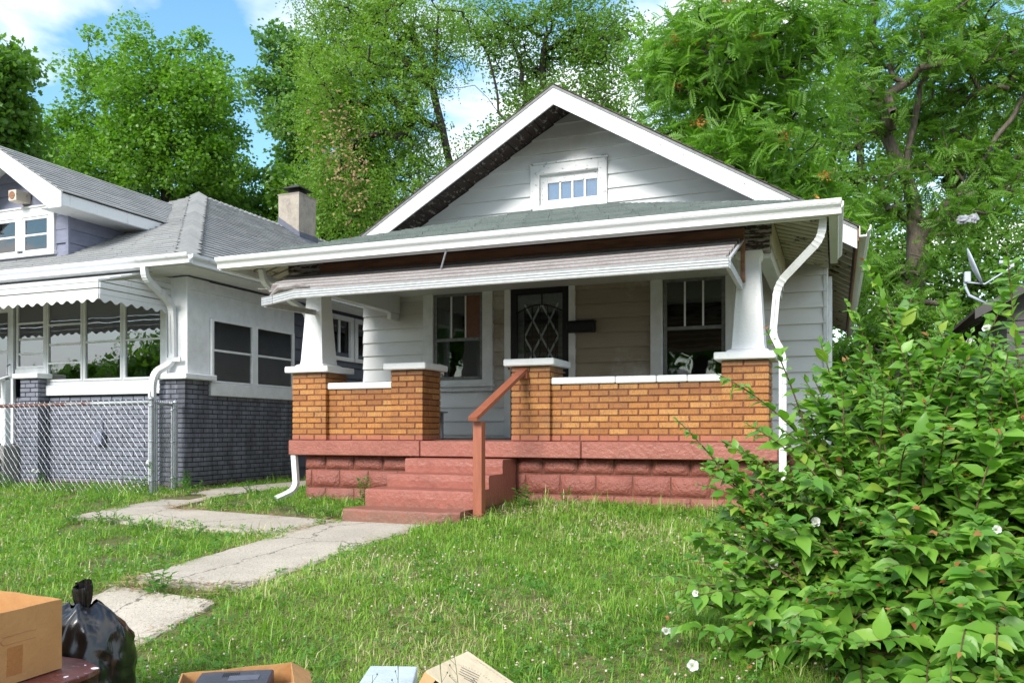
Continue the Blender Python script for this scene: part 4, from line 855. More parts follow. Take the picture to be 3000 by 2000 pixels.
# dormer
DX, DZ, DY, hwd = -11.45, 4.985, 8.45, 1.40; DE = DZ - .6*hwd; nd = math.hypot(1, .6)
wl = MB(); wl.ext([(DX-.95, 8.93, 3.3), (DX+.95, 8.93, 3.3), (DX+.95, 8.93, DZ-.6*.95-.05), (DX, 8.93, DZ-.05), (DX-.95, 8.93, DZ-.6*.95-.05)], (0, .06, 0)); wl.build('dormer_wall', 'grey_siding', G)
fr = lambda z: EYg + (z-EZ)/(RZg-EZ)*(RYg-EYg)      # where the front slope reaches height z
for s in (-1, 1):
    xw = DX + s*.95; zt = DZ-.6*.95-.05; m = MB(); m.ext([(xw, 8.99, 3.43), (xw, fr(3.43)+.05, 3.43), (xw, fr(zt), zt), (xw, 8.99, zt)], (-s*.05, 0, 0)); m.build('dormer_wall', 'grey_siding', G)
    for k in range(5):
        z0, z1 = 3.36+.2*k, 3.56+.2*k; y0_ = 8.946; ya_, yb_ = fr(z0), fr(min(z1, zt))
        if z0 < zt: 
            o = lap(G, 'grey_siding', 'y', y0_, max(ya_, 9.0), z0, min(z1, zt), xw, s, None, max(yb_, 9.05), bot=.022)
    xe = DX + s*hwd; yr = fr(DZ); ye = fr(DE); m = MB()
    m.add([(DX, DY, DZ), (xe, DY, DE), (xe, ye, DE), (DX, yr, DZ), (DX, DY, DZ-.03), (xe, DY, DE-.03), (xe, ye, DE-.03), (DX, yr, DZ-.03)], [(0,1,2,3)[::-s], (7,6,5,4)[::-s], (0,4,5,1), (1,5,6,2)]); m.build('dormer_roof', 'shingle_grey', G)
    Ld = hwd*nd; shingles(G, 'shingle_grey', (xe+s*.03, DY-.03, DE-.018), (0, 1, 0), (-s*hwd, 0, DZ-DE), Ld+.03, lambda q: (0, (ye-DY)+(yr-ye)*min(q/Ld, 1)), .128, .31, seed=40+s, thick=.010)
    m = MB(); zb = .21; Y_ = DY-.025
    m.add([(DX, Y_, DZ-.015), (xe, Y_, DE-.015), (xe, Y_, DE-.015-zb), (xe-s*.24, Y_, DE-.015-zb), (DX, Y_, DZ-.015-.235), (DX, DY, DZ-.015), (xe, DY, DE-.015), (xe, DY, DE-.015-zb), (xe-s*.24, DY, DE-.015-zb), (DX, DY, DZ-.25)], [(0,1,2,3,4)[::s], (9,8,7,6,5)[::s], (0,5,6,1)[::s], (4,3,8,9)[::s], (3,2,7,8)[::s], (1,6,7,2)[::s]])
    m.build('rake_board', 'white', G); Q('fascia', 'white_old', G, min(xe, xe-s*.02), max(xe, xe-s*.02), DY+.001, ye+.35, DE-.20, DE-.01, .003)
    Q('soffit', 'white_old', G, min(xe-s*.02, xw), max(xe-s*.02, xw), DY+.002, ye+.4, DE-.205, DE-.19, 0)
    m = MB()
    for k in range(8):
        a_, b_ = (k+.04)/8, (k+.97)/8; xa, xb = DX+s*1.15*a_, DX+s*1.15*b_
        MB().add([(xa, DY, DZ-.05-.6*1.15*a_), (xb, DY, DZ-.05-.6*1.15*b_), (xb, 8.93, DZ-.05-.6*1.15*b_), (xa, 8.93, DZ-.05-.6*1.15*a_), (xa, DY, DZ-.034-.6*1.15*a_), (xb, DY, DZ-.034-.6*1.15*b_), (xb, 8.93, DZ-.034-.6*1.15*b_), (xa, 8.93, DZ-.034-.6*1.15*a_)], [(0,1,2,3)[::s], (0,4,5,1)[::s], (1,5,6,2)[::s], (3,7,4,0)[::s]]).build('soffit_board', 'white', G)
for k in range(8):
    z0, z1 = 3.36+.2*k, 3.565+.2*k; h0 = min(.95, (DZ-.06-z0)/.6); h1 = min(.95, max(0, (DZ-.06-z1)/.6))
    if z1 <= 4.14 and z0 >= 3.4:
        lap(G, 'grey_siding', 'x', DX-.93, DX-.72, z0, z1, 8.93, -1, bot=.030, top=.022); lap(G, 'grey_siding', 'x', DX+.72, DX+.93, z0, z1, 8.93, -1, bot=.030, top=.022)
    elif h0 > .02: lap(G, 'grey_siding', 'x', DX-h0, DX+h0, z0, z1, 8.93, -1, DX-h1, DX+h1)
for s in (-1, 1): Q('corner_board', 'grey_siding', G, min(DX+s*.93, DX+s*.982), max(DX+s*.93, DX+s*.982), 8.894, 8.944, 3.38, 4.13, .003)
m = MB(); m.box(DX-.72, DX-.60, 8.87, 8.93, 3.42, 4.12, .004).box(DX+.60, DX+.72, 8.87, 8.93, 3.42, 4.12, .004).box(DX-.6, DX+.6, 8.872, 8.93, 3.99, 4.118, .004).box(DX-.06, DX+.06, 8.874, 8.93, 3.5, 3.99, .004).box(DX-.74, DX+.74, 8.85, 8.93, 3.40, 3.45, .004).box(DX-.75, DX+.75, 8.855, 8.93, 4.12, 4.15, .004)
dw = m.build('dormer_window', 'white_old', G)
for a in (DX-.60, DX+.06):
    m = MB(); b = a+.54; m.box(a, a+.04, 8.885, 8.92, 3.45, 3.99, .003).box(b-.04, b, 8.885, 8.92, 3.45, 3.99, .003).box(a+.04, b-.04, 8.885, 8.92, 3.95, 3.99, .003).box(a+.04, b-.04, 8.885, 8.92, 3.45, 3.50, .003).box(a+.04, b-.04, 8.885, 8.92, 3.705, 3.735, .003); m.build('sash', 'white', dw)
    bx('pane', 'glass_sky', dw, a+.04, b-.04, 8.90, 8.904, 3.50, 3.705, 0); bx('pane', 'glass_sky', dw, a+.04, b-.04, 8.906, 8.910, 3.735, 3.95, 0)
sp = Q('alarm_box', 'speaker_rust', G, -11.40, -11.24, 8.66, 8.905, 4.19, 4.35, .006); MB().tube([(-11.32, 8.652, 4.27), (-11.32, 8.659, 4.27)], .058, 18).build('speaker_grille', 'rust_brown', sp)
for a in (DX-.60, DX+.06): Q('dormer_backing', 'pane_backing', G, a+.03, a+.51, 8.918, 8.922, 3.48, 3.97, 0)  # sheets in the same reflection tone behind the dormer panes
# scalloped awning
awg = MB(); ys, zs_ = 7.71, 2.66
def scallop(pts0, pts1, zt, zb, nsc, th):
    """vertical apron from point a to b with a wavy bottom"""
    m = MB(); a, b = Vector(pts0), Vector(pts1); n = nsc*8; vs = []; nrm = (b-a).cross(Vector((0, 0, 1))).normalized()*th
    for k in range(n+1):
        p = a + (b-a)*k/n; z = zb + .022*math.cos(2*math.pi*k/8); vs += [(p.x, p.y, z), (p.x, p.y, zt), (p.x+nrm.x, p.y+nrm.y, zt), (p.x+nrm.x, p.y+nrm.y, z)]
    fs = []
    for k in range(n): 
        for j in range(4): fs.append((4*k+j, 4*k+(j+1) % 4, 4*k+4+(j+1) % 4, 4*k+4+j))
    fs += [(0,1,2,3), (4*n+3, 4*n+2, 4*n+1, 4*n)]
    return m.add(vs, fs)
for (a, b, nsc) in (((-14.5, ys, 0), (-8.56, ys, 0), 34), ((-8.56, ys+.005, 0), (-8.56, 8.90, 0), 7)):
    scallop(a, b, 2.50, 2.425, nsc, .012).build('awning_valance', 'gutter_old', G)
    for k in range(2): 
        z0 = 2.502 + .082*k
        if b[1] == ys: Q('awning_slat', 'gutter_old', G, a[0], b[0], ys-.004-.004*k, ys+.010, z0, z0+.069, .003)
        else: Q('awning_slat', 'gutter_old', G, -8.572, -8.548+.004*k, ys+.011, 8.90, z0, z0+.069, .003)
for k in range(5):      # sloping top slats
    t0, t1 = k/5, (k+1)/5; y0_, y1_ = ys+(8.6-ys)*t0, ys+(8.6-ys)*t1; z0_, z1_ = 2.66+.27*t0, 2.66+.27*t1
    m = MB(); m.ext([(-14.5, y0_, z0_), (-14.5, y1_-.01, z1_), (-14.5, y1_-.01, z1_+.016), (-14.5, y0_-.01, z0_+.028)], (5.94, 0, 0)); m.build('awning_slat', 'gutter_old', G)
for k in range(3):      # triangular cheek slats
    z0 = 2.668 + .082*k; ya_ = ys + (8.9-ys)*((z0-2.66)/.27); 
    if ya_ < 8.85: m = MB(); m.ext([(-8.562, ya_+.02, z0), (-8.562, 8.9, z0), (-8.562, 8.9, min(z0+.069, 2.92)), (-8.562, min(8.88, ya_+.34), min(z0+.069, 2.92))], (.016, 0, 0)); m.build('awning_slat', 'gutter_old', G)
# downspouts and chimney
downspout(G, [(-8.42, 8.30, 2.95), (-8.42, 8.32, 2.80), (-8.42, 8.66, 2.60), (-8.47, 8.84, 2.50), (-8.47, 8.86, 1.74), (-8.62, 8.70, 1.60), (-8.64, 8.66, 1.45), (-8.64, 8.66, .05)], 'gutter_old', (.042, .032))
Q('strap', 'gutter_old', G, -8.55, -8.30, 8.81, 8.83, 1.74, 1.80, .002)
ch = MB(); ch.add([(-11.49, 15.16, 4.9), (-10.97, 15.16, 4.6), (-10.97, 15.77, 4.6), (-11.49, 15.77, 4.9), (-11.50, 15.15, 5.98), (-10.955, 15.15, 5.98), (-10.955, 15.79, 5.98), (-11.50, 15.79, 5.98), (-11.52, 15.13, 6.02), (-10.93, 15.13, 6.02), (-10.93, 15.81, 6.02), (-11.52, 15.81, 6.02)], [(0,1,5,4), (1,2,6,5), (2,3,7,6), (3,0,4,7), (4,5,9,8), (5,6,10,9), (6,7,11,10), (7,4,8,11), (8,9,10,11)])
cho = ch.build('chimney', 'stone', G)
bx('flue', 'black', cho, -11.36, -11.08, 15.32, 15.62, 6.02, 6.14, 0)
m = MB(); m.add([(-11.47, 15.2, 6.16), (-10.98, 15.2, 6.16), (-10.98, 15.74, 6.16), (-11.47, 15.74, 6.16), (-11.30, 15.38, 6.27), (-11.15, 15.38, 6.27), (-11.15, 15.56, 6.27), (-11.30, 15.56, 6.27)], [(0,1,5,4), (1,2,6,5), (2,3,7,6), (3,0,4,7), (4,5,6,7), (3,2,1,0)]); m.build('chimney_cap', 'black', cho)
fl = MB(); z_ = lambda x: EZ + (EXg-x)*(RZg-EZ)/(EXg-RXg)
fl.ext([(-11.50, 15.145, z_(-11.5)-.02), (-10.94, 15.145, z_(-10.94)-.02), (-10.94, 15.145, z_(-10.94)+.13), (-11.50, 15.145, z_(-11.5)+.17)], (0, -.012, 0))
fl.ext([(-10.955, 15.14, z_(-10.95)-.02), (-10.955, 15.82, z_(-10.95)-.02), (-10.955, 15.82, z_(-10.95)+.14), (-10.955, 15.14, z_(-10.95)+.13)], (.03, 0, 0))
fl.ext([(-10.95, 15.02, z_(-10.95)+.03), (-10.95, 15.95, z_(-10.95)+.03), (-10.72, 15.95, z_(-10.72)+.03), (-10.72, 15.02, z_(-10.72)+.03)], (0, 0, -.012)); fl.build('flashing', 'flashing', cho, kind='stuff')
# things behind the porch glass
def blob(mb, c, rx, ry, rz, seed, nu=12, nv=8, amp=.2):
    r = random.Random(seed); vs = [(c[0], c[1], c[2]-rz)]
    for j in range(1, nv):
        for i in range(nu):
            t = math.pi*j/nv; p = 2*math.pi*i/nu; k = 1 + r.uniform(-amp, amp); vs.append((c[0]+rx*k*math.sin(t)*math.cos(p), c[1]+ry*k*math.sin(t)*math.sin(p), c[2]-rz*k*math.cos(t)))
    vs.append((c[0], c[1], c[2]+rz)); fs = [(0, 1+(i+1) % nu, 1+i) for i in range(nu)]
    for j in range(nv-2):
        for i in range(nu): fs.append((1+j*nu+i, 1+j*nu+(i+1) % nu, 1+(j+1)*nu+(i+1) % nu, 1+(j+1)*nu+i))
    e = len(vs)-1; fs += [(e, 1+(nv-2)*nu+i, 1+(nv-2)*nu+(i+1) % nu) for i in range(nu)]
    return mb.add(vs, fs)
MT['pale_film'] = simple('pale_blue_film', (.50, .58, .66), (.62, .66, .70), 30, .4, rv=0); MT['blue'] = simple('blue_print', (.02, .10, .50), None, 5, .5, rv=0); MT['red'] = simple('red_cloth', (.45, .03, .03), None, 5, .8, rv=0)
o = thing('plastic_parcel', 'crumpled white and blue plastic bag on the sill behind the corner porch window', 'bag', (-8.93, 9.06, 1.53))
m = MB(); blob(m, (-8.95, 9.07, 1.59), .12, .05, .07, 3); m.build('bag_body', 'pale_film', o, smooth=False); m = MB(); blob(m, (-8.88, 9.07, 1.70), .06, .04, .07, 4); m.build('bag_top', 'pale_film', o); bx('blue_label', 'blue', o, -8.89, -8.83, 9.015, 9.03, 1.67, 1.72, .004)
o = MB(); o.ext([(-11.14, 9.08, 1.78), (-11.06, 9.08, 1.75), (-11.05, 9.08, 1.97), (-11.12, 9.08, 1.98), (-11.22, 9.08, 1.88)], (0, .02, 0)); o = tag(o.build('red_sign', 'red'), 'red pentagonal sign behind the small porch window next to the white door', 'sign')
# ------------------------------------------------------------------ chain link fence
F = thing('chain_link_fence', 'low chain link fence with rusty top rail in front of the grey house', 'fence', (-8.0, 8.0, 0))
FT = lambda x: 1.105 + (x+14)/6*.055
def post(x, y, z, r, zb=-.12, name='fence_post'):
    m = MB().tube([(x, y, zb), (x, y, z)], r, 12, caps=False); p = m.build(name, 'galv', F, smooth=True)
    MB().tube([(x, y, z-.02), (x, y, z+.005), (x, y, z+.022), (x, y, z+.034)], [r+.006, r+.006, r*.8, r*.25], 12).build('post_cap', 'galv', p, smooth=True)
    for h in (z-.10, z*.55, .16):
        MB().tube([(x, y, h), (x, y, h+.022)], r+.004, 12).build('band', 'galv', p, smooth=True)
post(-8.0, 8.0, 1.20, .030); post(-8.24, 8.66, 1.18, .030); post(-7.985, 8.07, 1.16, .017); post(-8.225, 8.585, 1.16, .017); post(-11.0, 8.0, 1.13, .026); post(-14.0, 8.0, 1.11, .026)
MB().tube([(-14.2, 8.0, FT(-14.2)), (-8.02, 8.0, FT(-8.02))], .024, 10).build('top_rail', 'rusty', F, smooth=True)
MB().tube([(-7.99, 8.09, 1.145), (-8.22, 8.57, 1.145)], .020, 10).build('top_rail', 'galv', F, smooth=True)
def mesh_panel(a, b, zt, zb, sp=.095):
    a, b = Vector(a), Vector(b); L = (b-a).length; u = (b-a)/L; nrm = Vector((-u.y, u.x, 0)); m = MB(); h = zt(0)-zb; k = 1.12
    for fam in (1, -1):
        n = int((L + h/k)/sp) + 2
        for i in range(-int(h/k/sp)-1, n):
            s0 = i*sp if fam > 0 else i*sp + h/k*0; x0 = s0; x1 = s0 + fam*h/k if fam > 0 else s0 + fam*h/k
            pts = []; st = 14
            for q in range(st+1):
                t = q/st; x = x0 + (x1-x0)*t
                if 0 <= x <= L: pts.append(a + u*x + nrm*(.006*fam*math.cos(math.pi*q)) + Vector((0, 0, zb + (zt(x)-zb)*t)))
            if len(pts) > 1: m.tube(pts, .0018, 3, caps=False)
    kn = MB()
    n = int(L/sp)
    for i in range(n+1):
        p = a + u*(i*sp); z = zt(i*sp); m.tube([p + Vector((0, 0, z-.01)), p + u*.01 + Vector((0, 0, z+.035)), p + u*.022 + Vector((0, 0, z+.012))], .0025, 3, caps=False)
    return m.build('chain_mesh', 'galv', F, kind='stuff')
mesh_panel((-14.2, 7.975, 0), (-8.03, 7.975, 0), lambda s: FT(-14.2+s)+.012, -.06); mesh_panel((-7.975, 8.09, 0), (-8.205, 8.57, 0), lambda s: 1.15, -.05, .07)
for k in range(8):
    x = -13.6+.72*k; z = FT(x); m = MB().tube([(x, 7.976, z-.03), (x+.004, 7.974, z+.024), (x+.01, 8.024, z+.02), (x+.012, 8.024, z-.02)], .0026, 4, caps=False); m.build('tie_wire', 'galv', F)
# ------------------------------------------------------------------ the brown house on the right with its dish
B = thing('brown_house', 'dark brown house at the right edge, only its low eave showing above the shrub', 'house', (6, 18, 0))
bz = lambda x: 2.87 + (x-2.2)*.55
m = MB(); m.ext([(2.75, 16.45, 0), (9.6, 16.45, 0), (9.6, 16.45, bz(6.2)-.9), (6.2, 16.45, bz(6.2)-.1), (2.75, 16.45, bz(2.75)-.12)], (0, .1, 0)); m.box(2.75, 2.85, 16.55, 26, 0, 3.0); m.build('wall', 'brown_trim', B)
for k in range(15): lap(B, 'brown_trim', 'x', 2.75, 9.6, .3+.2*k, .5+.2*k, 16.45, -1, None if .5+.2*k < 3.1 else 2.75, 9.6) if .5+.2*k < 3.05 else None
for s, xa, xb in ((1, 2.2, 6.2), (-1, 10.2, 6.2)):
    za, zb = 2.87, bz(6.2)
    m = MB(); m.add([(xa, 16, za), (xb, 16, zb), (xb, 26, zb), (xa, 26, za), (xa, 16, za-.05), (xb, 16, zb-.05), (xb, 26, zb-.05), (xa, 26, za-.05)], [(0,1,2,3)[::s], (7,6,5,4)[::s], (0,4,5,1)[::s], (3,2,6,7)[::s], (0,3,7,4)[::s]]); m.build('roof', 'shingle_dark', B)
    m = MB(); m.add([(xa, 15.97, za-.0), (xb, 15.97, zb-.0), (xb, 15.97, zb-.17), (xa, 15.97, za-.17), (xa, 15.998, za-.0), (xb, 15.998, zb-.0), (xb, 15.998, zb-.17), (xa, 15.998, za-.17)], [(0,1,2,3)[::-s], (7,6,5,4)[::-s], (0,4,5,1)[::-s], (3,2,6,7)[::-s], (0,3,7,4)[::-s]]); m.build('rake_board', 'brown_trim', B)
D = thing('satellite_dish', 'pale grey satellite dish on a bent mast above the brown eave', 'satellite dish', (2.32, 16.3, 2.95))
m = MB(); c = Vector((2.22, 16.1, 3.62)); ax = Vector((.93, -.12, .34)).normalized(); uu = ax.cross(Vector((0, 0, 1))).normalized(); vv = ax.cross(uu); vs = [c - ax*.055]; fs = []
for j in range(1, 5):
    for i in range(24):
        t = 2*math.pi*i/24; r_ = j/4; vs.append(c + uu*(.26*r_*math.cos(t)) + vv*(.34*r_*math.sin(t)) - ax*(.055*(1-r_*r_)))
for i in range(24): fs.append((0, 1+i, 1+(i+1) % 24))
for j in range(3):
    for i in range(24): fs.append((1+j*24+i, 1+(j+1)*24+i, 1+(j+1)*24+(i+1) % 24, 1+j*24+(i+1) % 24))
dd_ = m.add(vs, fs).build('reflector', 'dish', D, smooth=True); dd_.modifiers.new('t', 'SOLIDIFY').thickness = .012
MB().tube([(2.42, 16.25, 2.98), (2.14, 16.2, 3.14), (2.08, 16.2, 3.30), (2.08, 16.2, 3.46)], .024, 8).build('mast', 'dish', D, smooth=True)
MB().box(2.06, 2.16, 16.12, 16.22, 3.36, 3.54, .01).build('bracket', 'dish', D); MB().tube([(2.10, 16.15, 3.36), (2.36, 16.08, 3.30), (2.74, 16.0, 3.54)], .014, 6).build('feed_arm', 'dish', D)
m = MB().box(2.72, 2.78, 15.97, 16.03, 3.54, 3.66, .006); m.build('feed_bracket', 'dish', D); m = MB().tube([(2.74, 16, 3.62), (2.56, 16, 3.64)], .034, 8); m.build('feed_horn', 'dish', D)
# ------------------------------------------------------------------ vegetation helpers
def frames(n, rng, updir=.0, spread=1.0, droop=0.0):
    """random orthonormal frames: axis (leaf direction) and normal"""
    a = rng.normal(size=(n, 3)); a[:, 2] = a[:, 2]*.6*spread - droop; a /= np.linalg.norm(a, axis=1)[:, None] + 1e-9
    nn_ = rng.normal(size=(n, 3))*.75; nn_[:, 2] += updir; nn_ -= a*np.sum(nn_*a, 1)[:, None]; nn_ /= np.linalg.norm(nn_, axis=1)[:, None] + 1e-9
    return a, np.cross(nn_, a), nn_
def scatter(P0, A, Bx, N, size, tv, tf):
    """template verts tv (k,3) in (along, across, normal) placed in every frame"""
    n, k = len(P0), len(tv)
    V = P0[:, None, :] + size[:, None, None]*(A[:, None, :]*tv[None, :, 0:1] + Bx[:, None, :]*tv[None, :, 1:2] + N[:, None, :]*tv[None, :, 2:3])
    F = tf[None, :, :] + (np.arange(n)*k)[:, None, None]
    return V.reshape(-1, 3), F.reshape(-1, tf.shape[1])
KITE = (np.array([(0, 0, 0), (.45, .30, .05), (1, 0, -.05), (.45, -.30, .05)], float), np.array([(0, 1, 2), (0, 2, 3)]))
def lobed():
    v = [(0, 0, 0), (.25, .42, .06), (.50, .28, .03), (.60, .50, .02), (.72, .22, 0), (1.0, 0, -.10), (.72, -.22, 0), (.60, -.50, .02), (.50, -.28, .03), (.25, -.42, .06)]
    f = [(0, 1, 2), (0, 2, 4), (2, 3, 4), (0, 4, 5), (0, 5, 6), (0, 6, 8), (6, 7, 8), (0, 8, 9)]
    return np.array(v, float), np.array(f)
def pinnate(pairs, ll=.24, lw=.045, droop=.35):
    vs = []; fs = []
    for i in range(pairs*2+1):
        if i < pairs*2: t = .12 + .85*(i//2)/pairs; s = 1 if i % 2 else -1; ang = .95 if i//2 < pairs-1 else .7
        else: t, s, ang = 1.0, 0, 0
        bx_ = t; bz = -droop*t*t; k = ll*(.75 + .5*math.sin(math.pi*min(1, t*.9))); d = (math.cos(ang)*k, s*math.sin(ang)*k) if s else (k, 0); px, py = (-d[1], d[0]); L = math.hypot(px, py) or 1; px, py = px/L*lw, py/L*lw; o = len(vs)
        vs += [(bx_, 0, bz), (bx_+d[0]*.45+px, d[1]*.45+py, bz+.0), (bx_+d[0], d[1], bz-k*.35), (bx_+d[0]*.45-px, d[1]*.45-py, bz-.0)]; fs += [(o, o+1, o+2), (o, o+2, o+3)]
    return np.array(vs, float), np.array(fs)
def strand(nl, ll=.16, lw=.05):
    vs = []; fs = []
    for i in range(nl):
        t = i/nl; s = 1 if i % 2 else -1; bx_, bz = t*.55, -t*t*.75; o = len(vs); d = (ll*.6, s*ll*.8)
        vs += [(bx_, 0, bz), (bx_+d[0]*.5+lw*.6, d[1]*.5, bz+.02), (bx_+d[0], d[1], bz-.05), (bx_+d[0]*.5-lw*.6, d[1]*.5, bz-.03)]; fs += [(o, o+1, o+2), (o, o+2, o+3)]
    return np.array(vs, float), np.array(fs)
def limbs_mesh(nodes, par, rad, nside=5):
    P0 = np.asarray(nodes); idx = np.array([i for i in range(len(par)) if par[i] >= 0]); pa = np.array([par[i] for i in idx]); a, b = P0[pa], P0[idx]; r0, r1 = np.minimum(rad[pa], rad[idx]*1.25), rad[idx]
    t = b - a; t /= np.linalg.norm(t, axis=1)[:, None] + 1e-9; ref = np.where(np.abs(t[:, 2:3]) < .9, np.array([[0, 0, 1.]]), np.array([[1., 0, 0]])); u = np.cross(t, ref); u /= np.linalg.norm(u, axis=1)[:, None]; w = np.cross(t, u)
    ang = np.arange(nside)*2*math.pi/nside; c, s = np.cos(ang), np.sin(ang); ring = c[None, :, None]*u[:, None, :] + s[None, :, None]*w[:, None, :]
    V = np.concatenate([a[:, None, :] + ring*r0[:, None, None], b[:, None, :] + t[:, None, :]*(r1*.4)[:, None, None] + ring*r1[:, None, None]], 1).reshape(-1, 3)
    k = np.arange(nside); q = np.stack([k, (k+1) % nside, nside+(k+1) % nside, nside+k], 1); F = (q[None] + (np.arange(len(idx))*2*nside)[:, None, None]).reshape(-1, 4)
    return V, F
def tree(name, label, trunk, blobs, limbs=(), ncl=260, per=90, size=.13, spread=.42, tmpl=KITE, mat='leaf_maple', barkm='bark', r0=.22, droop=.1, up=.5, seed=1, group='trees behind the houses', tip=.012, shell=.42, flat=.6, dead=None, seeds=None, bare=0):
    rng = np.random.default_rng(seed); base = Vector(trunk[0]); T = thing(name, label, 'tree', (base.x, base.y, 0), group)
    base_pt = (trunk[0][0], trunk[0][1], -.1); nodes = []; par = []
    def path(pts, p0):
        last = p0
        for q in range(1, len(pts)):
            a, b = np.array(pts[q-1], float), np.array(pts[q], float); L = np.linalg.norm(b-a); n = max(1, int(L/.5))
            for i in range(1, n+1):
                x = a + (b-a)*i/n
                if i < n: x = x + rng.normal(size=3)*.04
                nodes.append(x); par.append(last); last = len(nodes)-1
        return last
    nodes.append(np.array(base_pt, float)); par.append(-1); path([base_pt] + list(trunk[1:]), 0); main = len(nodes)
    for L in limbs:
        d = [np.linalg.norm(n_ - np.array(L[0])) for n_ in nodes]; j = int(np.argmin(d)); path([tuple(nodes[j])] + [tuple(x) for x in L[1:]], j)
    # clusters through the crown
    vol = np.array([b[3]*b[4]*b[5] for b in blobs])**.8; pr = vol/vol.sum(); ch = rng.choice(len(blobs), ncl, p=pr); B_ = np.array(blobs)[ch]
    d = rng.normal(size=(ncl, 3)); d /= np.linalg.norm(d, axis=1)[:, None]; rr = rng.random(ncl)**shell; cl = B_[:, :3] + d*B_[:, 3:]*rr[:, None]
    order = np.argsort(np.linalg.norm(cl - np.array(trunk[-1]), axis=1)); cl = cl[order]; tipn = []
    N_ = np.zeros((20000, 3)); cnt = len(nodes); N_[:cnt] = nodes
    for p in cl:
        v = N_[:cnt] - p; dist = np.linalg.norm(v, axis=1) + np.maximum(0, v[:, 2])*.9; lo = min(main-1, 4); dist[:max(1, int(main*.35))] += 50; j = int(np.argmin(dist)); a = N_[j].copy(); L = np.linalg.norm(p-a); n = max(2, int(L/.4)); last = j; mid = rng.normal(size=3)*.10*L; mid[2] -= .08*L
        for i in range(1, n+1):
            t = i/n; x = a + (p-a)*t + mid*math.sin(math.pi*t)
            N_[cnt] = x; nodes.append(x); par.append(last); last = cnt; cnt += 1
        tipn.append(last)
    w = np.zeros(cnt); w[tipn] = 1
    for i in range(cnt-1, 0, -1): w[par[i]] += w[i] + .02
    rad = tip*np.maximum(w, 1)**.46; rad *= 1; k = r0/rad[0] if rad[0] > 0 else 1
    if k > 1: rad = np.where(rad > rad[0]*.3, rad*(1 + (k-1)*np.clip((rad/rad[0]-.3)/.7, 0, 1)), rad)
    rad = np.minimum(rad, r0); V, F = limbs_mesh(nodes, par, rad, 5); np_mesh('trunk', V, F, barkm, T, smooth=True)
    # leaves
    use = np.array([rng.random() > bare for _ in range(ncl)]); C_ = cl[use]; n = len(C_)*per; P0 = np.repeat(C_, per, 0); sp = np.repeat(spread*rng.uniform(.6, 1.3, len(C_)), per)
    off = rng.normal(size=(n, 3)); off /= np.maximum(1, np.linalg.norm(off, axis=1)/1.7)[:, None]; off[:, 2] *= flat; P0 = P0 + off*sp[:, None]; A, Bx, N = frames(n, rng, up, 1, droop); sz = size*rng.uniform(.6, 1.25, n)
    V, F = scatter(P0, A, Bx, N, sz, *tmpl); tint = np.clip(np.repeat(np.repeat(rng.random(len(C_))*.5, per) + rng.random(n)*.5, len(tmpl[0])), 0, .92)
    np_mesh('crown', V, F, mat, T, tint, kind='stuff')
    for spec, mt_, nm in ((dead, 'leaf_dead', 'dead_leaves'), (seeds, 'seed', 'seed_cluster')):
        if spec:
            pts = np.array(spec[0], float); m_ = spec[1]; q = np.repeat(pts[:, :3], m_, 0); q = q + rng.normal(size=q.shape)*np.repeat(pts[:, 3:6], m_, 0); A, Bx, N = frames(len(q), rng, .2, 1, .4)
            V, F = scatter(q, A, Bx, N, spec[2]*rng.uniform(.6, 1.2, len(q)), *KITE); np_mesh(nm, V, F, mt_, T, np.repeat(rng.random(len(q)), 4), kind='stuff')
    return T
# ------------------------------------------------------------------ the trees
tree('maple_tree', 'bushy dark tree cut by the left edge of the view above the grey roof', [(-18.33, 13.22, 0), (-18.26, 13.25, 5.2), (-18.04, 13.33, 7.4)], [(-17.23, 12.58, 8.5, .7, .9, 1.0), (-17.82, 13.42, 8.1, .71, .69, .86), (-18.3, 14.0, 7.4, .8, .7, .5), (-17.3, 13.04, 9.2, .45, .4, .5), (-18.6, 13.2, 6.6, 1.2, 1.0, .7)], ncl=120, per=110, size=.13, tmpl=lobed(), mat='leaf_dark', spread=.30, seed=11, r0=.2)
tree('maple_tree', 'full rounded maple with plume-like top behind the ridge of the grey roof', [(-20.32, 21.03, 0), (-20.34, 21.02, 8.17), (-20.38, 21.01, 10.06), (-20.24, 21.06, 12.0)],
  [(-19.59, 20.25, 10.79, 2.2, 1.9, 1.9), (-22.0, 20.37, 11.0, 1.5, 1.3, 1.5), (-19.3, 21.9, 11.4, 1.0, 1.2, 1.4), (-20.4, 20.48, 9.1, 3.0, 2.4, 1.1), (-22.9, 20.36, 13.2, .35, .5, .8), (-22.6, 20.2, 12.4, .6, .7, .8), (-20.6, 19.89, 12.9, .4, .5, .9), (-20.1, 20.6, 13.0, .35, .4, .8), (-19.4, 21.3, 13.1, .35, .4, .7), (-18.8, 21.5, 12.5, .3, .5, .6), (-21.5, 20.5, 12.5, .5, .5, .8), (-24.1, 20.09, 10.1, 1.3, 1.1, 1.2), (-23.6, 20.3, 8.9, 1.2, 1.2, .9)], ncl=320, per=165, size=.115, tmpl=lobed(), mat='leaf_maple', spread=.36, seed=12, r0=.2, flat=.75, up=1.2, shell=.36)
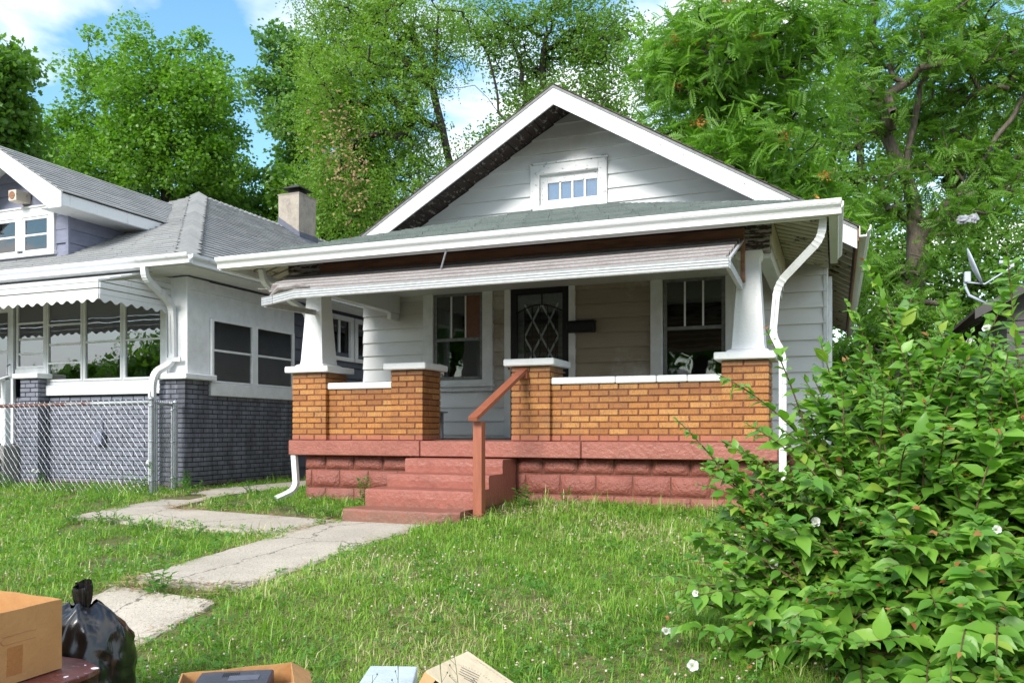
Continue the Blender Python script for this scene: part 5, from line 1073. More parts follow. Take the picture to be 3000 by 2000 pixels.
tree('cottonwood_tree', 'tall narrow tree with silvery light leaves between the maple and the willow', [(-19.91, 27.64, 0), (-20.04, 27.59, 9.81), (-20.42, 27.44, 13.89), (-20.68, 27.34, 16.35)], [(-20.0, 26.46, 15.4, .8, 1.0, 1.4), (-20.8, 27.19, 14.3, .6, 1.1, 1.4), (-20.3, 28.42, 15.3, 1.1, 1.4, 1.8), (-19.6, 27.07, 12.35, 1.1, 1.6, 2.04), (-20.2, 27.95, 10.5, 1.3, 1.2, 1.6), (-20.4, 26.6, 17.2, .35, .4, .7), (-18.9, 27.5, 13.5, 1.0, 1.2, 1.5)], ncl=200, per=90, size=.16, tmpl=lobed(), mat='leaf_cotton', spread=.38, up=1.1, seed=13, r0=.2)
tree('willow_tree', 'airy tree with fine pale drooping leaves left of the white gable, one limb dead', [(-9.55, 20.96, 0), (-9.77, 20.87, 6.13), (-10.08, 20.75, 8.5), (-10.48, 20.6, 10.4), (-11.05, 20.37, 11.92)],
  [(-11.75, 19.02, 9.7, 1.9, 1.6, 1.8), (-11.05, 20.37, 11.74, 2.0, 1.7, 1.3), (-12.55, 20.86, 8.6, 1.9, 1.5, 1.7), (-10.6, 20.13, 8.2, .8, 1.2, 1.2), (-13.2, 20.03, 11.2, 1.1, 1.0, 1.3), (-12.3, 18.89, 7.0, 1.7, 1.3, 1.0), (-12.6, 19.68, 12.6, 1.6, 1.2, .7), (-10.5, 21.0, 7.3, .9, .8, .8), (-13.6, 20.4, 9.6, .9, .9, 1.2), (-14.0, 20.5, 12.2, .7, .6, .6)],
  limbs=[[(-10.25, 20.15, 10.19), (-10.81, 19.93, 10.66), (-11.24, 19.76, 11.12)], [(-10.22, 20.16, 10.1), (-10.12, 20.2, 11.12), (-10.08, 20.22, 12.24)], [(-9.56, 20.42, 6.01), (-10.38, 20.1, 7.31), (-11.24, 19.76, 8.06)], [(-9.95, 20.27, 8.8), (-10.81, 19.93, 9.45), (-11.68, 19.59, 10.1)]],
  ncl=640, per=15, size=.62, tmpl=strand(9, .15, .045), mat='leaf_willow', spread=.38, seed=14, r0=.11, flat=.9, up=.9, dead=([(-11.7, 17.6, 8.3, .45, .3, .6), (-11.5, 17.7, 7.6, .35, .3, .6), (-11.3, 17.8, 7.0, .2, .2, .5)], 210, .10))
tree('locust_tree', 'tall open tree with sky showing through above the peak of the white gable', [(-9.8, 28.38, 0), (-9.92, 28.34, 10.23), (-10.03, 28.29, 12.7), (-9.8, 28.38, 15.18)], [(-11.2, 26.91, 15.0, 1.6, 1.4, 1.2), (-9.0, 28.61, 15.2, 2.1, 1.7, 1.5), (-10.84, 29.05, 13.9, 1.2, 1.1, 1.2), (-9.3, 27.91, 11.8, 2.4, 2.0, 1.2), (-11.9, 28.12, 14.79, .7, .6, .7), (-7.6, 28.13, 14.0, 1.3, 1.3, 1.8), (-8.2, 28.92, 12.0, 1.5, 1.0, 1.3), (-11.4, 28.0, 11.3, 1.4, 1.0, .7), (-12.6, 27.4, 15.6, .8, .6, .7)],
  limbs=[[(-10.72, 28.02, 10.72), (-11.42, 27.75, 12.33), (-11.65, 27.66, 13.94), (-12.34, 27.39, 15.68)], [(-10.26, 28.2, 11.46), (-10.61, 28.06, 13.32), (-10.95, 27.93, 15.43)], [(-11.42, 27.75, 12.46), (-12.22, 27.43, 13.32), (-13.26, 27.02, 13.2)]], ncl=480, per=70, size=.13, mat='leaf_locust', spread=.42, seed=15, r0=.2)
tree('ailanthus_tree', 'bright green tree of feathery compound leaves with orange seed clusters right of the gable', [(-.95, 17.35, 0), (-.82, 17.4, 3.94), (-1.21, 17.25, 5.58), (-1.59, 17.1, 6.67), (-1.9, 16.98, 7.69)], [(-1.79, 15.95, 8.0, 1.6, 1.3, .8), (-2.73, 16.65, 7.4, 1.16, .93, 1.0), (-1.28, 18.3, 7.6, 1.36, 1.09, .95), (-1.66, 16.54, 6.16, 1.57, 1.25, .8), (-.78, 17.95, 5.72, 1.16, .93, .82), (-2.3, 15.9, 5.86, .9, .65, .7), (-.13, 17.67, 4.49, .89, .71, .61), (-3.6, 17.35, 8.4, .7, .5, .6), (-1.23, 16.7, 4.84, .9, .65, .5), (-.6, 16.6, 8.4, 1.2, .8, .6), (-2.6, 17.2, 8.8, 1.4, .9, .5)],
  limbs=[[(-.82, 17.4, 4.62), (-.89, 17.38, 5.71), (-1.01, 17.33, 6.53), (-1.71, 17.05, 6.87), (-2.03, 16.93, 6.77)], [(-.89, 17.38, 5.98), (-.76, 17.43, 6.8), (-.95, 17.35, 7.69)], [(-.82, 17.4, 4.08), (-.32, 17.6, 4.49), (.32, 17.85, 5.03)], [(-1.01, 17.33, 6.46), (-1.59, 17.1, 7.35), (-2.22, 16.85, 8.57)]],
  ncl=430, per=20, size=.31, tmpl=pinnate(8), mat='leaf_ail', spread=.30, seed=16, r0=.13, up=1.1, flat=.7, seeds=([(-2.9, 15.7, 8.2, .07, .07, .05), (-2.45, 15.6, 8.1, .05, .05, .05), (-2.1, 15.5, 7.9, .08, .07, .05), (-1.3, 15.4, 7.9, .06, .06, .05), (-2.4, 15.8, 6.6, .08, .08, .05), (-.9, 15.9, 6.2, .08, .08, .05), (-2.9, 16.0, 6.3, .06, .06, .06), (-.4, 16.2, 5.0, .1, .1, .05), (-.75, 16, 4.5, .09, .09, .05), (-2.8, 15.8, 7.4, .05, .05, .05), (-1.8, 15.4, 8.6, .06, .06, .05), (-.2, 16.3, 5.5, .07, .07, .05)], 45, .07))
tree('black_walnut_tree', 'large forked tree with bare spreading limbs and thin foliage at the upper right', [(1.46, 22.06, 0), (1.65, 22.13, 3.78), (1.84, 22.21, 5.43)], [(1.83, 21.13, 9.75, 1.1, .86, .91), (3.3, 22.84, 9.9, 1.16, .92, 1.0), (4.12, 24.17, 8.44, .91, .92, 1.16), (.82, 21.27, 8.94, .74, .99, 1.24), (2.6, 23.04, 7.6, 1.07, .86, .74), (3.14, 21.64, 5.83, 1.24, .99, .58), (1.38, 22.03, 6.59, .99, .79, .91), (4.4, 23.1, 9.6, .8, .6, .7), (2.6, 22.2, 11.0, 1.3, .8, .6), (1.4, 21.2, 4.2, 1.0, .6, 1.0), (1.7, 21.0, 3.0, 1.2, .6, .9), (.4, 21.6, 10.6, 1.0, .8, .9), (3.6, 23.2, 7.2, 1.2, .8, .9), (2.4, 23.4, 9.0, 1.0, .8, .8)],
  limbs=[[(1.84, 22.21, 5.43), (1.58, 22.1, 6.92), (1.84, 22.21, 8.74), (2.08, 22.3, 10.22), (2.27, 22.37, 11.21), (2.61, 22.51, 11.87)], [(1.77, 22.18, 5.18), (2.38, 22.42, 5.93), (2.92, 22.63, 6.75), (3.61, 22.9, 7.91), (4.15, 23.11, 8.74), (4.69, 23.32, 9.73)], [(1.58, 22.1, 6.92), (1.15, 21.94, 7.91), (.85, 21.82, 9.15), (.69, 21.75, 10.55)], [(2.54, 22.48, 6.18), (3.07, 22.69, 6.42), (3.84, 22.99, 6.59)], [(2.0, 22.27, 9.31), (2.69, 22.54, 10.22), (3.46, 22.84, 10.72), (4.3, 23.17, 10.97)], [(2.84, 22.6, 6.67), (2.61, 22.51, 7.25), (2.38, 22.42, 8.07)]],
  ncl=520, per=13, size=.31, tmpl=pinnate(6, .30, .06), mat='leaf_maple', barkm='bark_tan', spread=.34, seed=17, r0=.26, up=.9, tip=.016, bare=.12)
for i, (nm, lb, tr, bl_, mt_, nc, pe, sz, se) in enumerate((
  ('elm_tree', 'dense dark tree low at the right behind the satellite dish', [(4.04, 33.81, 0), (3.92, 33.76, 5.27)], [(2.79, 32.24, 7.0, 2.2, 1.6, 1.6), (5.4, 34.26, 7.13, 2.4, 1.7, 2.0), (1.79, 34.0, 5.6, 2.2, 1.6, 2.0), (4.6, 33.33, 4.6, 2.8, 1.9, 1.8), (.35, 32.9, 7.6, 1.6, 1.3, 2.0), (2.0, 33.5, 3.2, 2.8, 1.5, 1.6), (5.5, 33.5, 2.6, 2.8, 1.5, 1.4)], 'leaf_dark', 430, 75, .20, 18),
  ('elm_tree', 'pale mid green tree right of the gable peak, behind the feathery one', [(-8.07, 34.43, 0), (-8.07, 34.43, 10.35)], [(-8.76, 33.09, 12.2, 1.9, 1.5, 1.8), (-7.0, 34.85, 11.4, 2.2, 1.6, 2.0), (-4.84, 36.77, 10.4, 2.3, 1.7, 2.2), (-9.95, 33.16, 12.6, 1.3, 1.0, 1.2), (-2.6, 37.2, 8.6, 2.4, 1.8, 2.4), (-5.6, 36, 12.8, 1.6, 1.4, 1.4)], 'leaf_locust', 380, 75, .19, 19),
  ('elm_tree', 'low dark tree filling in behind the chimney', [(-19.28, 23.59, 0), (-19.06, 23.67, 8.0)], [(-17.76, 23.11, 8.6, 1.5, 1.1, 1.2), (-16.2, 24.72, 8.1, 1.9, 1.4, 1.3), (-20.87, 24.04, 9.4, 1.5, 1.1, 1.2), (-14.7, 24.77, 7.7, 1.3, .9, 1.0), (-21.6, 23.28, 8.6, 1.3, .9, .9), (-14.9, 24.17, 9.0, 1.0, .8, 1.0), (-18.3, 23.5, 7.0, 3.4, 1.0, .8)], 'leaf_dark', 330, 80, .16, 20))):
    tree(nm, lb, tr, bl_, ncl=nc, per=pe, size=sz, tmpl=lobed() if i == 2 else KITE, mat=mt_, spread=.40, seed=se, r0=.2)
# the street side behind the viewer, seen only in the window panes
for i, (x, y, h, lb) in enumerate(((-31, -21, 4.6, 'oak far down the street, first beyond the left end'), (-37, -20, 6.5, 'oak far down the street, second beyond the left end'), (-46, -22, 5.5, 'oak farthest down the street to the left'), (-13, -19, 8.5, 'smallest round oak across the street, left of the white gabled house'), (-6.5, -22, 10, 'tall oak across the street between the two gabled houses'), (1.5, -20, 9, 'oak in front of the pale gabled house across the street'), (-20, -21, 10, 'oak at the far left end across the street'), (9, -23, 9, 'oak at the far right end across the street'))):
    tree('oak_tree', lb, [(x, y, 0), (x, y, h*.4), (x+.3, y, h*.7)], [(x, y, h*.68, 2.7, 2.5, h*.24), (x-1.5, y+.5, h*.55, 1.8, 1.6, 1.6), (x+1.6, y-.3, h*.6, 1.8, 1.6, 1.7)], ncl=90, per=60, size=.42, spread=.7, mat='leaf_dark', seed=50+i, r0=.3, group='oaks across the street')
for i, (x0, x1, lb) in enumerate(((-12.5, -7.0, 'white gabled house across the street between two oaks'), (-2.5, 4.5, 'pale gabled house across the street behind the viewer'))):
    T = thing('far_house', lb, 'house', ((x0+x1)/2, -25, 0), 'houses across the street'); xm = (x0+x1)/2
    m = MB(); m.ext([(x0, -24, -.7), (x1, -24, -.7), (x1, -24, 2.6), (xm, -24, 5.0), (x0, -24, 2.6)], (0, -8, 0)); m.build('wall', 'white_old', T)
    for s in (-1, 1):
        xe = x0-.4 if s < 0 else x1+.4; m = MB(); m.ext([(xm, -23.5, 5.15), (xe, -23.5, 2.45), (xe, -23.5, 2.60), (xm, -23.5, 5.32)], (0, -9, 0)); m.build('roof', 'shingle_grey', T)
    for a in (x0+.7, x1-1.8): bx('window', 'dark', T, a, a+1.1, -23.99, -23.96, .6, 1.9, .01)
    bx('door', 'brown_trim', T, xm-.45, xm+.45, -23.99, -23.95, -.1, 1.95, .01)
# plastic bag caught in the walnut
o = thing('caught_bag', 'torn grey and white plastic bag caught in the bare branches at the upper right', 'plastic bag', (2.73, 20.41, 5.38))
m = MB(); blob(m, (2.60, 20.4, 5.40), .15, .08, .09, 31, amp=.28); m.build('bag_body', 'metal_grey', o); m = MB(); blob(m, (2.80, 20.45, 5.42), .09, .06, .10, 32, amp=.28); m.build('bag_fold', 'metal_grey', o)

# low growth between the houses
for i, (x, y, w_, lb) in enumerate(((.9, 23.5, 1.5, 'dark hedge bush between the white house and the brown house'), (-.2, 25.5, 1.3, 'bush beside the rear of the white house'), (3.0, 27.5, 2.2, 'broad bush at the back beyond the brown roof edge'))):
    tree('bush', lb, [(x, y, 0), (x, y, .9)], [(x, y, 1.5, w_, 1.0, 1.3), (x+.6, y+.3, 2.6, w_*.7, .8, 1.1)], ncl=130, per=70, size=.15, mat='leaf_dark', spread=.32, seed=90+i, r0=.08, group='bushes in the back gardens', tmpl=lobed())

tree('elm_tree', 'tall pale tree behind and between the feathery tree and the forked one', [(.95, 33.7, 0), (.9, 33.6, 8), (.8, 33.5, 12)], [(.7, 33.5, 13.2, 1.7, 1.2, 2.4), (.4, 33.5, 9.8, 1.7, 1.2, 2.4), (-.8, 34.5, 12.0, 1.3, 1.2, 2.4), (2.2, 34, 11.5, 1.3, 1, 1.8)], ncl=250, per=70, size=.17, mat='leaf_locust', spread=.42, seed=95, r0=.18)
tree('elm_tree', 'tall thin topped tree far back at the upper right corner', [(4.8, 35.2, 0), (4.8, 35.2, 9), (4.8, 35, 13)], [(4.8, 35, 15, 2.2, 1.2, 1.5), (5.5, 35.3, 12, 1.7, 1.2, 1.6), (3.6, 35, 13, 1.2, 1, 1.4), (6.2, 35, 10, 1.4, 1, 1.4)], ncl=170, per=60, size=.17, mat='leaf_locust', spread=.42, seed=96, r0=.18)
# ------------------------------------------------------------------ the shrub at the right front
LV = [(0, 0, 0), (.10, .13, .035), (.30, .27, .06), (.52, .27, .045), (.75, .14, 0), (1.0, 0, -.10), (.75, -.14, 0), (.52, -.27, .045), (.30, -.27, .06), (.10, -.13, .035), (.30, 0, 0), (.55, 0, -.02), (.78, 0, -.05)]
LF = [(0, 10, 1), (1, 10, 2), (2, 10, 11), (2, 11, 3), (3, 11, 12), (3, 12, 4), (4, 12, 5), (0, 9, 10), (9, 8, 10), (8, 11, 10), (8, 7, 11), (7, 12, 11), (7, 6, 12), (6, 5, 12)]
LV, LF = np.array(LV, float), np.array(LF)
def leaf_variant(k):
    v = LV.copy(); v[:, 2] -= (.06 + .10*k)*v[:, 0]**2; v[:, 2] += .03*np.sin(v[:, 0]*9 + k*2)*np.abs(v[:, 1])*3; return v
def build_shrub():
    rng = np.random.default_rng(77); T = thing('honeysuckle_shrub', 'tall leafy shrub with red young tips filling the right foreground', 'shrub', (.5, 4.2, -.2))
    E = [((.45, 4.25, .82), (.74, .55, .46), 230), ((-.42, 3.98, .50), (.22, .2, .28), 26), ((.45, 4.00, .35), (.80, .75, .60), 230), ((.35, 3.50, -.05), (.60, .42, .36), 110), ((-.28, 3.95, .15), (.42, .35, .40), 72), ((-.42, 3.85, .02), (.36, .30, .30), 34), ((.85, 4.2, .68), (.45, .5, .58), 100)]
    tips = [(.12, 4.24, 1.60), (.05, 4.3, 1.42), (-.31, 4.07, 1.28), (-.70, 3.92, .85), (-.39, 4.04, .83), (-.51, 3.99, 1.06), (-.07, 4.16, 1.22), (.34, 4.32, 1.45), (.55, 4.41, 1.46), (.81, 4.51, 1.56), (-.82, 3.87, .11), (-.62, 3.93, .0), (-.55, 3.97, .25), (-.45, 3.9, -.12), (-.60, 3.90, .55), (-.45, 3.9, .45), (.72, 4.3, 1.62), (.45, 4.3, 1.36), (.22, 4.2, 1.3), (-.68, 3.8, .30), (-.30, 3.7, -.1)]
    tips = [np.array(t) for t in tips]; ntip = len(tips)
    for c, r_, n in E:
        d = rng.normal(size=(n, 3)); d /= np.linalg.norm(d, axis=1)[:, None]; q = np.array(c) + d*np.array(r_)*(rng.random((n, 1))**.25)
        tips += [p for p in q if p[2] > -.40 + 0*p[0]]
    nodes = []; par = []; rad = []; LP = []; LA = []; LB = []; LN = []; LS = []; LK = []
    for ti, t in enumerate(tips):
        root = np.array([.45 + min(0, t[0]+.1)*.75, 4.25 + min(0, t[0]+.1)*.25, -.25]) + rng.normal(size=3)*np.array([.24, .18, .02]); mid = root*.45 + t*.55; mid[2] = max(mid[2], t[2]*.6 + .05) + rng.uniform(-.05, .16); mid[:2] += rng.normal(size=2)*.06
        n = 22; ts = np.linspace(0, 1, n+1)[:, None]; pts = (1-ts)**2*root + 2*ts*(1-ts)*mid + ts**2*t; o = len(nodes)
        nodes += list(pts); par += [-1] + list(range(o, o+n)); rad += list(.0065*(1 - .8*ts[:, 0]) + .0008)
        L = np.linalg.norm(np.diff(pts, axis=0), axis=1).sum(); sp = rng.uniform(.040, .055); npair = int(min(26 if ti < ntip else 15, L*(.9 if ti < ntip else .80)/sp)); roll = rng.uniform(-.5, .5); sbase = rng.uniform(.064, .104)*(1.08 if t[1] < 3.7 else 1)
        for k in range(npair):
            s_ = 1 - k*sp/L; 
            if s_ < .12: break
            f_ = s_*n; i = min(int(f_), n-1); p = pts[i] + (pts[i+1]-pts[i])*(f_-i); ax = pts[i+1]-pts[i]; ax /= np.linalg.norm(ax); side = np.cross(ax, [0, 0, 1.]); side /= np.linalg.norm(side)+1e-6; upv = np.cross(side, ax)
            for sg in (1, -1):
                sd = side*sg*math.cos(roll + (.9 if k % 2 else 0)*.4) + upv*math.sin(roll)*.6; a = sd*.85 + ax*(.55 + .5*(k == 0)) + np.array([0, 0, -.10 + .2*(k < 2)]) + rng.normal(size=3)*.34; a /= np.linalg.norm(a)
                nn_ = np.array([0, 0, 1.]) + rng.normal(size=3)*.38 + np.array([0, -.45, 0]); nn_ -= a*nn_.dot(a); nn_ /= np.linalg.norm(nn_)
                size = sbase*min(1, .35 + .22*k)*rng.uniform(.62, 1.18); LP.append(p); LA.append(a); LN.append(nn_); LB.append(np.cross(nn_, a)); LS.append(size); LK.append(2 if (k == 0 and rng.random() < .28) else 1 if k < 3 and rng.random() < .7 else 0)
    LP, LA, LB, LN, LS, LK = map(np.array, (LP, LA, LB, LN, LS, LK))
    V, F = limbs_mesh(nodes, par, np.array(rad), 4); np_mesh('stem', V, F, 'stem', T, kind='stuff')
    # the 300 leaves that show largest are single objects that share three meshes
    th = math.atan(950/2422.); dep = LP[:, 1]*math.cos(th) - LP[:, 0]*math.sin(th); xx = (LP[:, 0]*math.cos(th) + LP[:, 1]*math.sin(th))/dep; yy = (LP[:, 2]-.8)/dep
    cell = {}; score = LS/dep; order = np.argsort(-score); ins = (xx < .60) & (yy > -.29) & (yy < .5)
    buck = {}
    for i in np.argsort(dep):       # front-most leaf of each little patch of view
        if not ins[i] or LK[i]: continue
        key = (int(xx[i]/.022), int(yy[i]/.022)); buck.setdefault(key, []).append(i)
    cand = [v[0] for v in buck.values()] + [v[1] for v in buck.values() if len(v) > 1]; cand = sorted(cand, key=lambda i: dep[i]/LS[i])[:300]; pick = set(cand)
    mesh = []
    for k in range(3):
        me = bpy.data.meshes.new('leaf'); me.from_pydata([tuple(v) for v in leaf_variant(k)], [], [tuple(map(int, f)) for f in LF]); me.materials.append(MT['leaf_shrub'])
        at = me.attributes.new('tint', 'FLOAT', 'POINT'); at.data.foreach_set('value', np.zeros(len(LV), dtype=np.float32)); mesh.append(me)
        for p in me.polygons: p.use_smooth = True
    for j, i in enumerate(cand):
        o = link('leaf', mesh[j % 3], T); R = Matrix((tuple(LA[i]), tuple(LB[i]), tuple(LN[i]))).transposed().to_4x4(); o.matrix_basis = Matrix.Translation(Vector(LP[i])) @ R @ Matrix.Scale(LS[i], 4)
    rest = np.array([i not in pick for i in range(len(LP))])
    for kk, mt_, nm in ((0, 'leaf_shrub', 'foliage'), (1, 'leaf_young', 'young_leaves'), (2, 'leaf_red', 'red_tips')):
        q = rest & (LK == kk); V, F = scatter(LP[q], LA[q], LB[q], LN[q], LS[q], leaf_variant(1), LF); np_mesh(nm, V, F, mt_, T, np.repeat(rng.random(q.sum())*.9, len(LV)), kind='stuff', smooth=True)
    return LP
SHRUB = build_shrub()
# bindweed climbing through it
def flower_mesh():
    v = [(0, 0, -.9)]; f = []; n = 15
    for ring, (r_, z_) in enumerate(((.16, -.55), (.50, -.22), (1.0, .06))):
        for i in range(n): a = 2*math.pi*i/n; k = r_*(1 - (.13 if ring == 2 and i % 3 == 0 else 0)); v.append((k*math.cos(a), k*math.sin(a), z_ + (.12 if i % 3 == 0 and ring else -.05*ring)))
    f += [(0, 1+(i+1) % n, 1+i) for i in range(n)]
    for r_ in range(2):
        for i in range(n): a, b = 1+r_*n+i, 1+r_*n+(i+1) % n; f.append((a, b, b+n, a+n))
    me = bpy.data.meshes.new('flower'); me.from_pydata(v, [], f); me.materials.append(MT['bindweed_petal']); at = me.attributes.new('tint', 'FLOAT', 'POINT'); at.data.foreach_set('value', np.array([1.] + [.8]*n + [.12]*n + [0.]*n, dtype=np.float32))
    return me
FM = flower_mesh()
def bindweed(label, pts, root, snap, rr, seed, group=None, size=.019):
    r = random.Random(seed); T = thing('bindweed', label, 'vine', root, group); lp = []; vine = MB()
    for p in pts:
        p = np.array(p)
        if snap is not None:
            dv = snap - p; q = snap[np.argmin((dv[:, 0]*1.6)**2 + (dv[:, 2]*1.6)**2 + (dv[:, 1]*.8)**2)]; p = p*.25 + (q + np.array([0, -.035, .02]))*.75
        o = link('flower', FM, T); o.location = p; dr = Vector((r.uniform(-1.0, .7), -1, r.uniform(-.1, 1.3))).normalized(); o.rotation_euler = dr.to_track_quat('Z', 'Y').to_euler(); s = size*r.uniform(.8, 1.15); o.scale = (s, s, s*r.uniform(.8, 1.2))
        e = Vector(p) - dr*s*.8; q = Vector(root) + Vector((r.uniform(-rr, rr), r.uniform(-rr, rr)*.4, 0)); m_ = (e+q)/2 + Vector((r.uniform(-.1, .1), .08, .08)); pth = [e.lerp(m_, t/5).lerp(m_.lerp(q, t/5), t/5) for t in range(6)]; vine.tube(pth, .0016, 4, caps=False); lp += pth[:5]
    vine.build('vine_stem', 'stem_green', T, kind='stuff')
    rng = np.random.default_rng(seed); P0 = np.array([tuple(x) for x in lp]) ; P0 = np.repeat(P0, 2, 0) + rng.normal(size=(len(P0)*2, 3))*.02; A, Bx, N = frames(len(P0), rng, .8, 1, .3); V, F = scatter(P0, A, Bx, N, rng.uniform(.025, .045, len(P0)), LV, LF)
    np_mesh('vine_leaves', V, F, 'weed', T, np.repeat(rng.random(len(P0))*.9, len(LV)), kind='stuff'); return T
bindweed('bindweed with white trumpet flowers climbing through the big shrub', [(-.091, 3.831, .408), (-.089, 3.832, .359), (-.162, 4.018, .527), (-.455, 3.849, .255), (-.291, 3.968, .284), (-.255, 3.875, .218), (-.602, 3.738, .076), (.585, 3.667, .442), (.323, 3.672, .333), (.333, 4.32, 1.148), (.6, 4.424, 1.288), (.562, 4.41, 1.22), (.486, 4.487, 1.223), (.377, 4.444, 1.132), (.492, 4.382, 1.1), (.394, 4.022, .7), (-.146, 4.239, .671)], (.1, 4.1, -.2), SHRUB, .35, 5)
bindweed('bindweed with small white flowers in the lawn left of the big shrub', [(-.729, 3.813, -.12), (-.569, 3.564, -.2)], (-.6, 3.7, -.3), None, .08, 6, size=.024)
bindweed('bindweed flowers by the foundation corner of the white house', [(-.035, 8.822, .08), (0, 8.91, .05)], (0, 8.9, 0), None, .05, 7, size=.035)
bindweed('bindweed with two white flowers on the fence before the concrete stoop', [(-9.876, 7.85, .28), (-9.811, 7.86, .27)], (-9.85, 7.9, 0), None, .05, 8, size=.034)
bindweed('bindweed with one white flower climbing the fence corner post', [(-7.99, 7.93, .413), (-8.05, 7.9, .15)], (-8.0, 7.93, 0), None, .05, 9, size=.034)
# ------------------------------------------------------------------ grass
def inpoly(x, y, poly, grow=0):
    c = np.zeros(len(x), bool); n = len(poly); cx = sum(p[0] for p in poly)/n; cy = sum(p[1] for p in poly)/n
    P_ = [(cx + (px-cx)*(1+grow), cy + (py-cy)*(1+grow)) for px, py in poly]
    for i in range(n):
        (x0, y0), (x1, y1) = P_[i], P_[(i+1) % n]
        if y0 == y1: continue
        k = ((y0 > y) != (y1 > y)) & (x < (x1-x0)*(y-y0)/(y1-y0) + x0); c ^= k
    return c
SOLID = [[(-5.9, 8.05), (-.6, 8.05), (-.6, 10.4), (-.1, 10.4), (-.1, 20), (-6.4, 20), (-6.4, 10.4), (-5.9, 10.4)], [(-4.33, 6.64), (-3.13, 6.64), (-3.13, 8.1), (-4.33, 8.1)], [(-15, 8.95), (-8.25, 8.95), (-8.25, 20), (-15, 20)], [(-8.68, 8.78), (-8.2, 8.78), (-8.2, 9.4), (-8.68, 9.4)], [(-12.8, 7.86), (-11.4, 7.86), (-11.4, 9), (-12.8, 9)],
         [(-2.34, 2.40), (-2.0, 2.78), (-1.8, 2.55), (-2.15, 2.15)]]
TH = math.atan(950/2422.)
def field(x, y, a=1.0, s=0):
    return .5 + .22*np.sin(1.7*x*a + 2.3*y*a + s) + .18*np.sin(3.9*x*a - 2.9*y*a + 1.3*s) + .14*np.sin(7.3*x*a + 6.1*y*a + .7*s) + .08*np.sin(15*x*a - 13*y*a + s)
def lawn_points(n, rng, y0=2.2, y1=15, pw=1.35):
    y = y0 + (y1-y0)*rng.random(n)**pw; d = rng.uniform(-.66, .66, n); k = np.tan(np.arctan(d) - TH); x = y*k; keep = (x > -14) & (x < 6); x, y = x[keep], y[keep]
    bad = np.zeros(len(x), bool)
    for p in SOLID: bad |= inpoly(x, y, p)
    ragged = .0
    for i, p in enumerate(WALK):
        xx = x + .30*(field(x, y, 2.6, 3)-.5); yy = y + (.34 if i == 2 else .2)*(field(x, y, 2.0, 8)-.5); bad |= inpoly(xx, yy, p, -.05 if i == 2 else -.02)
    bad |= (x < -6.98) & (x > -7.74) & (y > 8.6); bad &= ~((x < -3.9) & (x > -4.35) & (y > 3.98) & (y < 4.2))
    bare = np.clip((field(x, y, 1.35, 11) - .69)*9, 0, 1)*np.where(x < -4.4, .92, .55); bad |= rng.random(len(x)) < bare
    return x[~bad], y[~bad]
